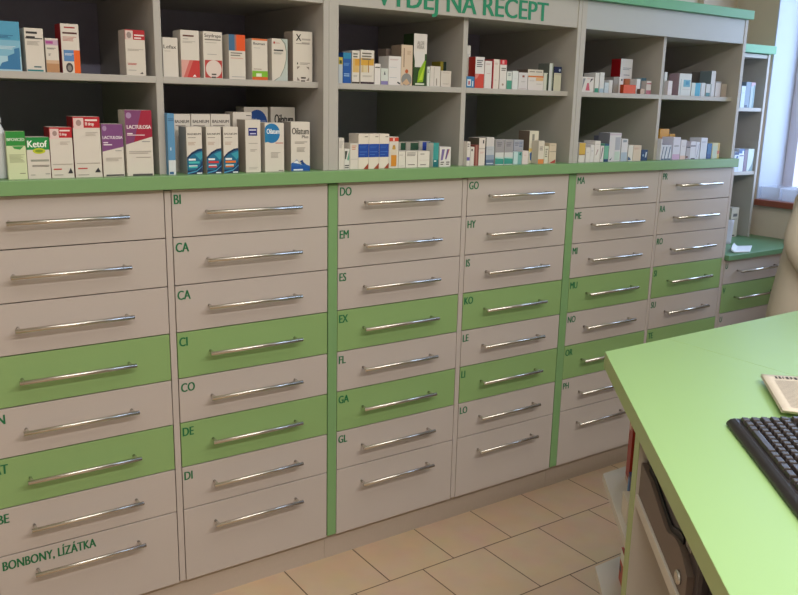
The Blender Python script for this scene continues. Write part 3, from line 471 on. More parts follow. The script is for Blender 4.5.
B('b4l',0.9596,0.9961,0.012,1.3510,1.4253,0.060,'#d0c0a8',None,'cream carton with red slanted foot, rightmost in row',[('p',[(0.1,0.02),(0.95,0.02),(0.95,0.2)],'#a8352c'),('r',0.05,0.58,0.95,0.6,'#706858'),('l',0.2,0.9,0.6,1,'#908878')])
B('b5u',1.1474,1.2138,0.050,1.6180,1.6745,0.060,'#d7d1cc',None,'white carton with pink and grey triangles',[('p',[(0.05,0.1),(0.3,0.9),(0.1,0.9)],'#88888c'),('p',[(0.35,0.1),(0.7,0.1),(0.6,0.6),(0.45,0.6)],'#c05868'),('p',[(0.65,0.6),(0.95,0.9),(0.75,0.9)],'#504c50'),('l',0.4,0.9,0.3,2,'#c08080')])
B('b5u',1.2207,1.2421,0.050,1.6180,1.6913,0.060,'#d5d3cf',None,'narrow white carton with green foot',[('r',0,0,1,0.22,'#2f8a70')])
B('b5u',1.2476,1.2715,0.050,1.6180,1.6942,0.060,'#d2d3d4',None,'narrow white carton with pale blue foot',[('r',0,0,1,0.2,'#9cb4c4')])
B('b5u',1.2771,1.3001,0.050,1.6180,1.6565,0.060,'#bccad4',None,'low bluish white carton',[('l',0.2,0.6,0.6,2,'#a0b4c0')])
B('b5u',1.3018,1.3215,0.050,1.6180,1.6668,0.060,'#cfcecf',None,'low narrow white carton next to the grey one',[])
B('b5u',1.3265,1.3557,0.050,1.6180,1.6800,0.060,'#8c8682',None,'plain grey brown carton',[])
B('b5u',1.3592,1.3828,0.050,1.6180,1.6811,0.060,'#d4d3d4',None,'white carton in front of the tall red sided one',[('e',0.6,0.82,0.2,0.07,'#303438')])
B('b5u',1.4179,1.4883,0.100,1.6180,1.7550,0.050,'#cfcfd4','#8f1016','tall white carton with red side standing behind the others',[('l',0.2,0.75,0.7,2,'#8890a0',0.02),('l',0.3,0.55,0.5,1,'#707890',0.02)])
B('b5u',1.3651,1.4366,0.030,1.6180,1.6510,0.018,'#d4521c','#a83c14','low bright orange carton',[])
B('b5u',1.4355,1.4867,0.085,1.6180,1.6766,0.012,'#b87050',None,'brownish orange carton behind the bright orange one',[('r',0.5,0,1,1,'#a89888')])
B('b5u',1.4636,1.4856,0.050,1.6180,1.6768,0.033,'#d6d8dc',None,'narrow white carton right of the orange one',[])
B('b5u',1.5261,1.5573,0.080,1.6180,1.6832,0.040,'#90a4ac',None,'grey blue carton behind the small tan one',[('r',0,0.8,1,1,'#4a7088')])
B('b5u',1.4666,1.4911,0.030,1.6180,1.6376,0.018,'#c0a898','#705c50','small tan carton in front',[])
B('b5u',1.5254,1.5542,0.050,1.6180,1.6710,0.028,'#ccc4c0',None,'white carton with red foot, rightmost in row',[('r',0,0,1,0.3,'#b06878'),('r',0,0.75,1,0.85,'#a86868')])
B('b5l',1.1195,1.1526,0.012,1.3510,1.4259,0.060,'#d8d2cc',None,'yellow topped white carton, leftmost in row',[('r',0,0.42,1,1,'#cda94c'),('r',0,0.38,1,0.43,'#a07c3c')])
B('b5l',1.1580,1.1814,0.012,1.3510,1.4080,0.060,'#dad5d2',None,'low white carton right of the yellow topped one',[('l',0.2,0.7,0.6,3,'#c0b8b4')])
B('b5l',1.1831,1.2034,0.012,1.3510,1.4177,0.060,'#d8d4d4',None,'narrow white carton with faint grey text',[('l',0.2,0.7,0.6,4,'#b0b0b8')])
B('b5l',1.2059,1.2366,0.012,1.3510,1.4329,0.060,'#dcd6d2',None,'taller white carton with a dark pink stroke',[('p',[(0.2,0.3),(0.4,0.35),(0.7,0.6),(0.5,0.6)],'#a8888c'),('l',0.2,0.85,0.6,1,'#707070')])
B('b5l',1.2400,1.2583,0.012,1.3510,1.4133,0.060,'#d8d3d3',None,'low white carton with dark diagonal stroke',[('p',[(0.1,0.2),(0.3,0.2),(0.8,0.9),(0.5,0.9)],'#5a4c58')])
B('b5l',1.2613,1.2856,0.012,1.3510,1.4209,0.060,'#6fae98',None,'sea green carton with navy foot',[('r',0,0,1,0.15,'#24406c'),('r',0,0.9,1,1,'#2c4c78')])
B('b5l',1.3244,1.3600,0.080,1.3510,1.4487,0.050,'#6c6c7c',None,'dark navy and grey carton behind the sea green one',[('r',0,0.0,1,0.4,'#1c2c58'),('r',0.2,0.75,0.7,0.9,'#303038')])
B('b5l',1.2877,1.3546,0.012,1.3510,1.4635,0.060,'#cfced4','#7a7a84','tallest white carton with grey patch',[('r',0.5,0.4,0.95,0.85,'#a8acb8'),('r',0,0.92,1,0.98,'#c0b4c4'),('p',[(0.05,0.05),(0.3,0.15),(0.2,0.05)],'#405060'),('r',0.5,0.05,0.95,0.35,'#b8ccc4')])
B('b5l',1.3596,1.3967,0.012,1.3510,1.4398,0.060,'#d2d2da',None,'tall white carton with pale blue foot',[('r',0,0,1,0.4,'#a8b8cc'),('r',0.2,0.85,0.8,0.95,'#8c98a8')])
B('b5l',1.4031,1.4310,0.012,1.3510,1.4140,0.060,'#d6d4d0',None,'low white carton with dark blue corner',[('p',[(0,0.05),(0.7,0.05),(0.5,0.2),(0,0.3)],'#48607c')])
B('b5l',1.4334,1.4813,0.012,1.3510,1.4136,0.060,'#d2c2b2',None,'beige carton with pinkish text',[('l',0.1,0.85,0.8,5,'#c09888')])
B('b5l',1.4851,1.5225,0.012,1.3510,1.3945,0.060,'#24406a',None,'navy carton with white figure, rightmost in row',[('p',[(0.6,0.3),(0.8,0.3),(0.9,0.8),(0.7,0.8)],'#c8d0dc'),('e',0.3,0.5,0.15,0.12,'#8098b8')])
B('b6u',1.6352,1.6506,0.050,1.6180,1.7104,0.060,'#d0d4d6',None,'very narrow white carton tight against the divider',[])
B('b6u',1.6369,1.6627,0.030,1.6180,1.6744,0.018,'#d6d0d4',None,'small white carton in front of the large one',[('l',0.3,0.5,0.4,2,'#c8b8c0')])
B('b6u',1.7319,1.8125,0.050,1.6180,1.7087,0.055,'#cdd2d2','#a08890','large white carton with blue square and pinkish side',[('r',0.36,0.4,0.92,0.72,'#5fa0b8'),('r',0.55,0.5,0.8,0.66,'#2f86b0'),('r',0.14,0.04,0.17,0.75,'#7898a4'),('l',0.3,0.3,0.6,2,'#b8b4b8')])
B('b6u',1.8181,1.8814,0.050,1.6180,1.6726,0.060,'#c8d2d0',None,'low carton half white and half bright blue',[('r',0.4,0,0.96,1,'#3f9fc4')])
B('b6u',1.8855,1.9120,0.050,1.6180,1.6741,0.060,'#ccd2da',None,'low white carton right of the bright blue one',[])
B('b6u',1.9193,1.9475,0.050,1.6180,1.6709,0.060,'#c8ccd0',None,'low white carton with teal foot',[('r',0,0,1,0.3,'#4c8890')])
B('b6u',1.9686,2.0059,0.120,1.6180,1.7244,0.050,'#77726f',None,'taupe carton standing behind',[])
B('b6u',2.0090,2.0409,0.120,1.6180,1.7215,0.050,'#3c5460',None,'dark teal carton standing behind',[])
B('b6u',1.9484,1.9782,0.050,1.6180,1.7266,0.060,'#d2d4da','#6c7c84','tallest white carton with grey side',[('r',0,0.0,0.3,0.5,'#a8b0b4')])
B('b6u',1.9849,2.0224,0.050,1.6180,1.6836,0.060,'#d4d2d8',None,'white carton with grey top edge',[('r',0,0.9,1,1,'#a8a8b0')])
B('b6u',2.0276,2.0656,0.050,1.6180,1.6743,0.060,'#b8aca4',None,'beige carton, rightmost in row',[])
B('b6l',1.6036,1.6096,0.012,1.3510,1.4386,0.060,'#d2d4e0',None,'very narrow white carton left of the slashed ones',[])
B('b6l',1.6102,1.6271,0.012,1.3510,1.4125,0.060,'#cfd4e4',None,'white carton with dark blue slash, left of three',[('p',[(0.05,0.1),(0.3,0.1),(0.8,0.9),(0.5,0.9)],'#42587c'),('r',0,0,1,0.1,'#6c7c98')])
B('b6l',1.6290,1.6498,0.012,1.3510,1.4123,0.060,'#cfd4e4',None,'white carton with dark blue slash, middle of three',[('p',[(0.05,0.1),(0.3,0.1),(0.8,0.9),(0.5,0.9)],'#42587c'),('r',0,0,1,0.1,'#6c7c98')])
B('b6l',1.6518,1.6728,0.012,1.3510,1.4121,0.060,'#cfd4e4',None,'white carton with dark blue slash, right of three',[('p',[(0.05,0.1),(0.3,0.1),(0.8,0.9),(0.5,0.9)],'#42587c'),('r',0,0,1,0.1,'#6c7c98')])
B('b6l',1.6835,1.7300,0.012,1.3510,1.4447,0.060,'#cfd0e2',None,'tall white carton with pink foot',[('r',0,0,1,0.25,'#c8a8cc'),('r',0.15,0.6,0.8,0.63,'#4c4c60')])
B('b6l',1.7349,1.7699,0.012,1.3510,1.4335,0.060,'#d4d2dc',None,'white carton with peach foot',[('r',0,0,1,0.2,'#d8bcb4'),('l',0.2,0.7,0.6,2,'#b4b0c0')])
B('b6l',1.7002,1.7605,0.100,1.3510,1.4762,0.060,'#c8901e',None,'yellow and brown carton at the back',[('r',0,0.0,1,0.5,'#8f4a20'),('r',0,0.76,1,1,'#d0982c'),('r',0.1,0.56,0.9,0.72,'#b8761c')])
B('b6l',1.7648,1.8030,0.100,1.3510,1.4549,0.060,'#a8866a',None,'tan carton with yellow top at the back',[('r',0,0.75,1,1,'#c8962c'),('r',0.2,0.3,0.8,0.5,'#8a6448')])
B('b6l',1.7747,1.8006,0.012,1.3510,1.4079,0.060,'#aaa4ac',None,'low greyish white carton with brown foot',[('r',0,0.1,0.5,0.25,'#704838'),('r',0,0.85,1,0.95,'#403848')])
B('b6l',1.8018,1.8362,0.012,1.3510,1.4264,0.060,'#d0d0e0',None,'white carton with a dark line across',[('r',0,0.72,1,0.78,'#4a4858'),('r',0.2,0,1,0.06,'#504858')])
B('b6l',1.8391,1.8641,0.012,1.3510,1.4244,0.060,'#cfd0e0',None,'white carton with grey curved stroke',[('p',[(0.3,0.1),(0.5,0.1),(0.9,0.9),(0.7,0.9)],'#9c9cb0')])
B('b6l',1.8711,1.9147,0.012,1.3510,1.4413,0.060,'#cfd4e4',None,'tall white carton with blue grey text',[('l',0.1,0.85,0.8,4,'#9ca0bc')])
B('b6l',1.9197,1.9496,0.012,1.3510,1.4169,0.060,'#2d64a0',None,'blue carton right of the tall white one',[('r',0.0,0,0.8,0.3,'#1c4284')])
B('b6l',1.9537,2.0071,0.012,1.3510,1.4191,0.060,'#c8c49c',None,'cream carton with orange edge, rightmost in row',[('r',0.75,0,1,1,'#c8a850'),('r',0.7,0.3,1,0.5,'#c86838'),('r',0.1,0.0,0.6,0.8,'#b4c4b4')])
B('tu',2.5605,2.5944,0.306,1.5760,1.6814,0.060,'#c6d6e8',None,'bluish white carton, leftmost of three',[('l',0.2,0.7,0.6,2,'#a8c0d8')])
B('tu',2.5958,2.6351,0.306,1.5760,1.7020,0.060,'#7f92a8',None,'slate blue carton, middle of three',[('r',0.0,0,0.6,0.1,'#3c4c64')])
B('tu',2.6387,2.6732,0.306,1.5760,1.7008,0.060,'#a8bcc4',None,'pale teal carton, rightmost of three',[('r',0,0.85,1,1,'#c4a4b0'),('r',0.6,0,1,0.9,'#7c98a0')])
B('tl',2.5633,2.5975,0.306,1.2530,1.3539,0.060,'#cfdcec',None,'bluish white carton with blue stroke, leftmost of four',[('p',[(0.3,0.5),(0.7,0.5),(0.9,0.8),(0.5,0.8)],'#34548c'),('r',0,0.85,1,1,'#203868')])
B('tl',2.5995,2.6445,0.306,1.2530,1.3685,0.060,'#d2dae8',None,'white carton with blue top',[('r',0,0.8,1,1,'#3f649c'),('r',0.6,0.8,0.9,0.92,'#e0e8f4'),('r',0.1,0.68,0.9,0.72,'#584c68')])
B('tl',2.6483,2.6745,0.306,1.2530,1.3650,0.060,'#7c6c80',None,'mauve grey carton between white ones',[])
B('tl',2.6778,2.7294,0.306,1.2530,1.3675,0.060,'#c8d6d4',None,'white carton with grey green slanted corner, rightmost of four',[('p',[(0.3,0.0),(1,0),(1,0.7),(0.8,0.3)],'#7c9498')])
# carton, leaflet and papers on the low cabinet
bm = bmesh.new(); box(bm, 0, .064, 0, .07, 0, .155); bx_mats = [carton('#cfc8ba')]
paint(bm, [('r', .25, .7, .8, .8, '#707070'), ('r', .1, .6, .9, .62, '#908c84'), ('r', .3, .03, .7, .07, '#303030')], .064, .155, bx_mats)
o = obj('medicine_carton', bm, bx_mats, loc=(2.629, .33, .9054)); tag(o, 'cream carton with grey mark standing at the foot of the end shelf', 'medicine box')
def sheet(name, outline_fn, nx, ny, m, th=.0012):
    bm = bmesh.new(); g = [[bm.verts.new(outline_fn(i/nx, j/ny)) for i in range(nx+1)] for j in range(ny+1)]
    for j in range(ny):
        for i in range(nx):
            f = bm.faces.new((g[j][i], g[j][i+1], g[j+1][i+1], g[j+1][i])); f.smooth = True
    o = obj(name, bm, m); s = o.modifiers.new('thickness', 'SOLIDIFY'); s.thickness = th; s.offset = 1
    return o
M_PAPER = mat('white_paper', '#e2e6ee', rough=.7)
def paper(u, v):
    # loose sheets, one short edge curling up
    x = 2.19 + .105*u + .17*v; y = .022 + .10*v - .035*u
    return (x, y, .9068 + .018*max(0, .25-u)**2*16 + .004*math.sin(v*3))
o = sheet('paper_sheet', paper, 14, 8, M_PAPER, .004); tag(o, 'curling white paper sheets lying on the low green worktop', 'papers')
def leaf(u, v):
    return (2.375+.05*u+.03*v, .24-.06*u+.02*math.sin(u*3)*v+.012*v, .9065+.118*v)
bm_l = sheet('folded_leaflet', leaf, 8, 8, mat('leaflet_paper', '#c9cede', rough=.6), .002)
tag(bm_l, 'white leaflet standing upright beside the curling paper sheets', 'leaflet')

# clear trays on the window sill
M_CLEAR = bpy.data.materials.new('clear_plastic'); M_CLEAR.use_nodes = True
pb = M_CLEAR.node_tree.nodes['Principled BSDF']; pb.inputs['Base Color'].default_value = (.75, .8, .9, 1); pb.inputs['Roughness'].default_value = .12; pb.inputs['Alpha'].default_value = .32
def tray(x, y, w, d, h, label):
    bm = bmesh.new(); t = .003
    box(bm, 0, w, 0, d, 0, t); box(bm, 0, t, 0, d, t, h); box(bm, w-t, w, 0, d, t, h); box(bm, t, w-t, 0, t, t, h); box(bm, t, w-t, d-t, d, t, h)
    o = obj('clear_tray', bm, M_CLEAR, loc=(x, y, WZ0+.0005)); tag(o, label, 'tray', 'clear trays on the window sill')
    bm = bmesh.new(); box(bm, -.003, w+.003, -.003, t, h, h+.005); box(bm, -.003, w+.003, d-t, d+.003, h, h+.005); box(bm, -.003, t, t, d-t, h, h+.005); box(bm, w-t, w+.003, t, d-t, h, h+.005)
    obj('rim', bm, M_CLEAR, o)
tray(2.86, .215, .15, .108, .062, 'clear plastic tray on the sill nearest the end shelf')
tray(2.86, .03, .15, .17, .058, 'wider clear plastic tray on the sill beside the coated person')
bm = bmesh.new(); box(bm, 0, .16, 0, .13, 0, .003); o = obj('sill_paper', bm, M_PAPER, loc=(2.825, -.11, WZ0+.0005)); tag(o, 'white paper lying on the red brown window sill', 'paper')

# ------------------------------------------------------------------ front counter
A2 = Vector((.3877, -.8277)); U2 = Vector((-.6393, -.7689)); N2 = Vector((.7689, -.6393))
def dp(t, n): return tuple(A2 + U2*t + N2*n)
ctr = thing('service_counter', 'light green service counter with a slanting end in the foreground', 'counter', (0, 0, 0))
SE = .646
D0, D1 = dp(1.75, 0), dp(1.75, .8)
def ccw(p):
    a = sum(p[i][0]*p[(i+1) % len(p)][1]-p[(i+1) % len(p)][0]*p[i][1] for i in range(len(p)))
    return p if a > 0 else p[::-1]
M_T = [M_TOP, M_TOPEDGE]
bm = bmesh.new(); prism(bm, ccw([tuple(A2), (SE, A2.y), (SE, -1.9), D1, D0]), .876, .92, 0, 1); obj('worktop', bm, M_T, ctr, bevel=.0012)
bm = bmesh.new(); prism(bm, ccw([(SE+.0004, A2.y), (2.45, A2.y), (2.45, -1.6), (SE+.0004, -1.6)]), .876, .92, 0, 1); obj('worktop', bm, M_T, ctr, bevel=.0012)
M_WHITE = mat('pale_laminate', '#c8c0b4', rough=.45, noise=.02, scale=200)
def upright(t, th, n0, n1, z0, z1):
    bm = bmesh.new(); prism(bm, ccw([dp(t, n0), dp(t+th, n0), dp(t+th, n1), dp(t, n1)]), z0, z1); o = obj('side_panel', bm, M_WHITE, ctr)
    bm = bmesh.new(); prism(bm, ccw([dp(t-.0004, n0-.0015), dp(t+th+.0004, n0-.0015), dp(t+th+.0004, n0), dp(t-.0004, n0)]), z0, z1)
    obj('edge_band', bm, M_TOPEDGE, o)['label'] = 'green edge band'
upright(.432, .046, .0105, .62, .0, .8755)
upright(1.30, .019, .012, .62, .0, .8755)
bm = bmesh.new(); prism(bm, ccw([dp(.4785, .0115), dp(1.2995, .0115), dp(1.2995, .6), dp(.4785, .6)]), .712, .737)
obj('shelf', bm, M_WHITE, ctr, bevel=.001)
bm = bmesh.new(); prism(bm, ccw([dp(.4785, .05), dp(1.2995, .05), dp(1.2995, .6), dp(.4785, .6)]), .30, .322)
obj('shelf', bm, M_WHITE, ctr, bevel=.001)
bm = bmesh.new(); prism(bm, ccw([dp(.0, .62), dp(1.319, .62), dp(1.319, .638), dp(.0, .638)]), .0, .8755); obj('back_panel', bm, M_WHITE, ctr)
# open shelves on the staff side of the panel
pe = [dp(.055, .012), dp(.4315, .012), dp(.4315, .6)]
yb = dp(.055, .012)[1]
for z in (.568, .287, .06):
    bm = bmesh.new(); prism(bm, ccw(pe + [(dp(.055, .012)[0]+.42, yb)]), z, z+.022); obj('end_board', bm, M_WHITE, ctr, bevel=.001)
# rest of the long run, seen from the staff side
bm = bmesh.new(); box(bm, dp(.055, .012)[0]+.44, 2.42, -.90, -.88, .06, .8755); box(bm, dp(.055, .012)[0]+.44, 2.42, -1.55, -1.53, .0, .8755); box(bm, 2.40, 2.42, -1.53, -.90, 0, .8755)
obj('front_panel', bm, M_WHITE, ctr)

ang = math.atan2(U2.y, U2.x)
# local frame: x along the slanting edge, y inward, z up
# boxes and folder on the end boards
def stand(name, t, n, w, d, h, z, c, label, cat, ops=()):
    bm = bmesh.new(); ms = [carton(c)]; box(bm, 0, w, 0, d, 0, h)
    for f in bm.faces: f.normal_update()
    paint(bm, ops, w, h, ms)
    p = dp(t, n); o = obj(name, bm, ms, loc=(p[0], p[1], z+.0006)); o.rotation_euler = (0, 0, ang)
    return tag(o, label, cat)
stand('carton', .274, .025, .07, .09, .056, .59, '#d2c8b8', 'white carton on the upper end board in front of the blue box', 'box', [('l', .1, .9, .7, 1, '#b0a090')])
stand('blue_box', .165, .058, .06, .1, .058, .59, '#27407c', 'dark blue box between the red binder and white carton under the counter', 'box', [('r', 0, .8, 1, 1, '#2a2c48'), ('r', 0, .0, .25, .8, '#5f86b8')])
o = stand('ring_binder', .075, .068, .045, .2, .24, .59, '#9c3020', 'red binder standing on the upper end board under the counter corner', 'binder', [('r', .15, .6, .5, .85, '#d8b8a8'), ('r', 0, 0, 1, .06, '#c8a898')])
stand('bottle_carton', .108, .068, .05, .05, .093, .309, '#b8482c', 'small red carton with white top on the lower end board', 'box', [('r', 0, .65, 1, 1, '#d8dcd0'), ('r', 0, .3, .5, .5, '#402820')])

# printer on the counter shelf
pr = thing('printer', 'dark brown printer on the shelf beneath the green worktop', 'printer', (*dp(.482, .016), .7375), ang)
M_PB = mat('printer_brown', '#6a5a50', rough=.45); M_PD = mat('printer_dark', '#463e40', rough=.45); M_BLACK = mat('black_plastic', '#16161a', rough=.45)
bm = bmesh.new(); box(bm, 0, .44, .012, .42, 0, .118); obj('body', bm, M_PD, pr, bevel=.008)
# front tray panel whose upper edge runs in a wave
def wave(x): return .082 if x < .1 else (.082-.022*((x-.1)/.14) if x < .24 else .060+.0*x) if x < .27 else .060+.02*math.sin((x-.27)/.15*math.pi)
xs = [.004+.416*i/40 for i in range(41)]
bm = bmesh.new()
lo0 = [bm.verts.new((x, 0, .002)) for x in xs]; hi0 = [bm.verts.new((x, 0, wave(x)-.004)) for x in xs]
lo1 = [bm.verts.new((x, .0125, .002)) for x in xs]; hi1 = [bm.verts.new((x, .0125, wave(x)-.004)) for x in xs]
for i in range(40):
    bm.faces.new((lo0[i], lo0[i+1], hi0[i+1], hi0[i])); bm.faces.new((hi0[i], hi0[i+1], hi1[i+1], hi1[i])); bm.faces.new((lo0[i], lo1[i], lo1[i+1], lo0[i+1]))
bm.faces.new((lo0[0], hi0[0], hi1[0], lo1[0])); bm.faces.new((lo0[-1], lo1[-1], hi1[-1], hi0[-1]))
obj('front_tray', bm, M_PB, pr)
bm = bmesh.new()
a = [bm.verts.new((x, .011, wave(x)-.005)) for x in xs[4:34]]; b = [bm.verts.new((x, .011, wave(x)+.009)) for x in xs[4:34]]
for i in range(29): bm.faces.new((a[i], a[i+1], b[i+1], b[i]))
o = obj('paper_slot', bm, M_BLACK, pr); s = o.modifiers.new('thickness', 'SOLIDIFY'); s.thickness = .003
bm = bmesh.new(); lathe(bm, [(.014, 0), (.014, .004), (.011, .006)], 0, 0)
for v in bm.verts: v.co = Vector((v.co.x*1.1+.375, -v.co.z, v.co.y*.85+.028))
obj('power_button', bm, mat('silver_plastic', '#c4c0b8', rough=.25, metal=.8), pr)
bm = bmesh.new(); box(bm, .36, .395, .009, .0125, .084, .092); obj('badge', bm, MATS['silver_plastic'], pr)
bm = bmesh.new(); box(bm, .4405, .50, .03, .4, 0, .11); obj('side_cover', bm, M_BLACK, pr, bevel=.004)

# ------------------------------------------------------------------ keyboard
kx = Vector((.1985, -1.3295)); ka = math.atan2(-.7655, -.6434)
kb = thing('keyboard', 'black computer keyboard lying on the green counter', 'keyboard', (kx.x, kx.y, .9204), ka)
KW, KD = .445, .155
bm = bmesh.new()
prof = [(0, .002), (.004, 0), (KD-.004, 0), (KD, .004), (KD, .024), (KD-.006, .027), (.0225, .0162), (.017, .0165), (.008, .0145), (.001, .008)]
L_ = [bm.verts.new((.0, y, z)) for y, z in prof]; Rv = [bm.verts.new((KW, y, z)) for y, z in prof]
for i in range(len(prof)): bm.faces.new((L_[i], L_[(i+1) % len(prof)], Rv[(i+1) % len(prof)], Rv[i]))
bm.faces.new(L_[::-1]); bm.faces.new(Rv)
obj('case', bm, mat('keyboard_black', '#262223', rough=.4), kb, bevel=.0025)
P_ = .01905
M_KEY = mat('key_cap', '#37302f', rough=.38)
KM = {}
def key(u, x, y):
    if u not in KM:
        bm = bmesh.new(); w = u*P_-.0016
        vs = [(.0006, .0008), (w, .0008), (w, P_-.0012), (.0006, P_-.0012)]
        lo = [bm.verts.new((a, b, 0)) for a, b in vs]
        hi = [bm.verts.new((a + (.0022 if a < .01 else -.0022), b + (.0018 if b < .01 else -.0032), .0085)) for a, b in vs]
        bm.faces.new(hi); bm.faces.new(lo[::-1])
        for i in range(4): bm.faces.new((lo[i], lo[(i+1) % 4], hi[(i+1) % 4], hi[i]))
        bmesh.ops.recalc_face_normals(bm, faces=bm.faces[:])
        me = bpy.data.meshes.new('key'); bm.to_mesh(me); bm.free(); me.materials.append(M_KEY); KM[u] = me
    o = bpy.data.objects.new('key', KM[u]); col.objects.link(o); o.parent = kb
    o.location = (x, y, .0166+(y-.0225)/(KD-.03)*.0105-.0005)
    md = o.modifiers.new('bevel', 'BEVEL'); md.width = .0014; md.segments = 2
rows = [([1.25, 1.25, 1.25, 5.5, 1.25, 1.5, 1.5, 1.5], 0), ([1.25]+[1]*11+[2.75], 0), ([1.75]+[1]*12+[1.25], 0), ([1.5]+[1]*13+[.5], 0), ([1]*13+[2], 0), ([1, -.6]+[1]*4+[-.4]+[1]*4+[-.4]+[1]*4, 0)]
for j, (us, _) in enumerate(rows):
    x = .012
    for u in us:
        if u > .7: key(u, x, .0235+j*P_+(.004 if j == 5 else 0))
        x += abs(u)*P_
for j in range(5):
    for i in range(3):
        if (j, i) in ((2, 0), (2, 1), (2, 2), (1, 0), (1, 2)): continue
        key(1, .012+15.3*P_+i*P_, .0235+j*P_)

# ------------------------------------------------------------------ folded newspaper
M_NEWS = mat('newsprint', '#d8cdbc', rough=.8, noise=.04, scale=90)
M_INK = mat('print_ink', '#4a443e', rough=.8)
nw = thing('newspaper', 'folded newspaper lying on the counter behind the keyboard', 'newspaper', (.529, -1.196, .9205), math.atan2(-.67, .74))
# local x along the headline, local y positive away from the body: the left fold runs towards -y
W_, H_ = .30, .25
def nsheet(z, inset, skew, name):
    bm = bmesh.new(); nx, ny = 16, 12
    g = []
    for j in range(ny+1):
        row = []
        for i in range(nx+1):
            u, v = i/nx, j/ny
            x = inset + u*W_ ; y = -v*H_*(1-.0*u) - skew
            # left fold runs at the newspaper's own slant
            row.append(bm.verts.new((x - v*.0235, y, z + .004*math.sin(u*5+v*2) + .006*(1-u)**6*(1-v)**2)))
        g.append(row)
    for j in range(ny):
        for i in range(nx):
            f = bm.faces.new((g[j][i], g[j][i+1], g[j+1][i+1], g[j+1][i])); f.smooth = True
    o = obj(name, bm, M_NEWS, nw); s = o.modifiers.new('thickness', 'SOLIDIFY'); s.thickness = .0016; s.offset = -1
    return o
for k in range(3): nsheet(.0062+.003*k, .004*(k % 2), .003*k, 'page')
bm = bmesh.new()
rng = random.Random(4)
def npt(x, y):
    u, v = x/W_, -y/H_
    return Vector((x-v*.0235, y-.003, .0062+.006+.0028 + .004*math.sin(u*5+v*2) + .006*(1-u)**6*(1-v)**2))
def strip(x0, x1, y0, y1):
    n = max(1, int((x1-x0)/.02))
    for i in range(n):
        a, b = x0+(x1-x0)*i/n, x0+(x1-x0)*(i+1)/n
        bm.faces.new([bm.verts.new(npt(*p)) for p in ((a, y0), (b, y0), (b, y1), (a, y1))])
x = .028
while x < .27:
    w = rng.uniform(.004, .007)
    strip(x, x+.0022, -.034, -.016); strip(x+.002, x+w, rng.choice((-.034, -.027, -.02))-.0, rng.choice((-.016, -.0165))); x += w+.0035
obj('headline', bm, M_INK, nw); bm = bmesh.new()
for k in range(22):
    y = -.05-k*.0085
    for c in range(3):
        strip(.022+c*.09, .022+c*.09+rng.uniform(.06, .078), y, y+.0022)
obj('print', bm, mat('grey_print', '#988e84', rough=.8), nw)

# ------------------------------------------------------------------ person in the pale coat between counter and low cabinet
def skin(name, pts, edges, m, parent=None, root=0, sub=2):
    me = bpy.data.meshes.new(name); me.from_pydata([p[:3] for p in pts], edges, []); me.materials.append(m)
    o = bpy.data.objects.new(name, me); col.objects.link(o)
    sk = o.modifiers.new('skin', 'SKIN'); sk.use_smooth_shade = True
    for i, p in enumerate(pts):
        d = me.skin_vertices[0].data[i]; d.radius = (p[3], p[4] if len(p) > 4 else p[3]); d.use_root = i == root
    s = o.modifiers.new('sub', 'SUBSURF'); s.levels = s.render_levels = sub
    if parent: o.parent = parent
    return o
PX, PY = 2.20, -.40
M_SKIN = mat('skin', '#c99a7c', rough=.55); M_COAT = mat('off_white_coat_cloth', '#c6bcac', rough=.85, noise=.05, scale=25, bump=.2); M_HAIR = mat('dark_hair', '#2c2420', rough=.5)
bp_ = [(0,0,.86,.13,.1),(0,0,.99,.12,.09),(0,0,1.13,.13,.09),(0,0,1.225,.09,.07),(0,-.005,1.275,.056,.056),(0,-.025,1.335,.064,.074),(0,-.02,1.437,.086,.102),
       (-.10,0,1.225,.05),(-.185,.0,1.02,.04),(-.19,-.12,.86,.032),(-.18,-.18,.82,.036,.02),
       (.10,0,1.225,.05),(.185,.0,1.02,.04),(.19,-.12,.86,.032),(.18,-.18,.82,.036,.02),
       (-.09,0,.80,.085),(-.09,-.01,.46,.058),(-.09,.02,.10,.04),(-.09,-.12,.035,.035),
       (.09,0,.80,.085),(.09,-.01,.46,.058),(.09,.02,.10,.04),(.09,-.12,.035,.035)]
be = [(0,1),(1,2),(2,3),(3,4),(4,5),(5,6),(3,7),(7,8),(8,9),(9,10),(3,11),(11,12),(12,13),(13,14),(0,15),(15,16),(16,17),(17,18),(0,19),(19,20),(20,21),(21,22)]
person = skin('person', bp_, be, M_SKIN)
person.location = (PX, PY, 0)
tag(person, 'person in a pale beige coat standing at the right edge behind the counter', 'person')
# fingers, nose
for s in (-1, 1):
    bm = bmesh.new()
    for k in range(4):
        x = s*.18+(k-1.5)*.016
        tube(bm, (x, -.19, .815), (x, -.235-.006*(k in (1, 2)), .795), .0085, 8); tube(bm, (x, -.235-.006*(k in (1, 2)), .795), (x, -.25, .77), .0075, 8, r2=.006)
    tube(bm, (s*.18-s*.03, -.165, .815), (s*.18-s*.05, -.205, .79), .0095, 8, r2=.007)
    obj('fingers', bm, M_SKIN, person)
FY = -.108
bm = bmesh.new()
bmesh.ops.create_cone(bm, cap_ends=True, segments=10, radius1=.017, radius2=.006, depth=.045)
for v in bm.verts: v.co = Vector((v.co.x, v.co.y*1.3+FY-.002-(.012 if v.co.z < 0 else 0), v.co.z+1.462))
obj('nose', bm, M_SKIN, person)
def ball(name, c, r, m):
    bm = bmesh.new(); bmesh.ops.create_uvsphere(bm, u_segments=14, v_segments=10, radius=1)
    for v in bm.verts: v.co = Vector((v.co.x*r[0]+c[0], v.co.y*r[1]+c[1], v.co.z*r[2]+c[2]))
    o = obj(name, bm, m, person)
    for f in o.data.polygons: f.use_smooth = True
    return o
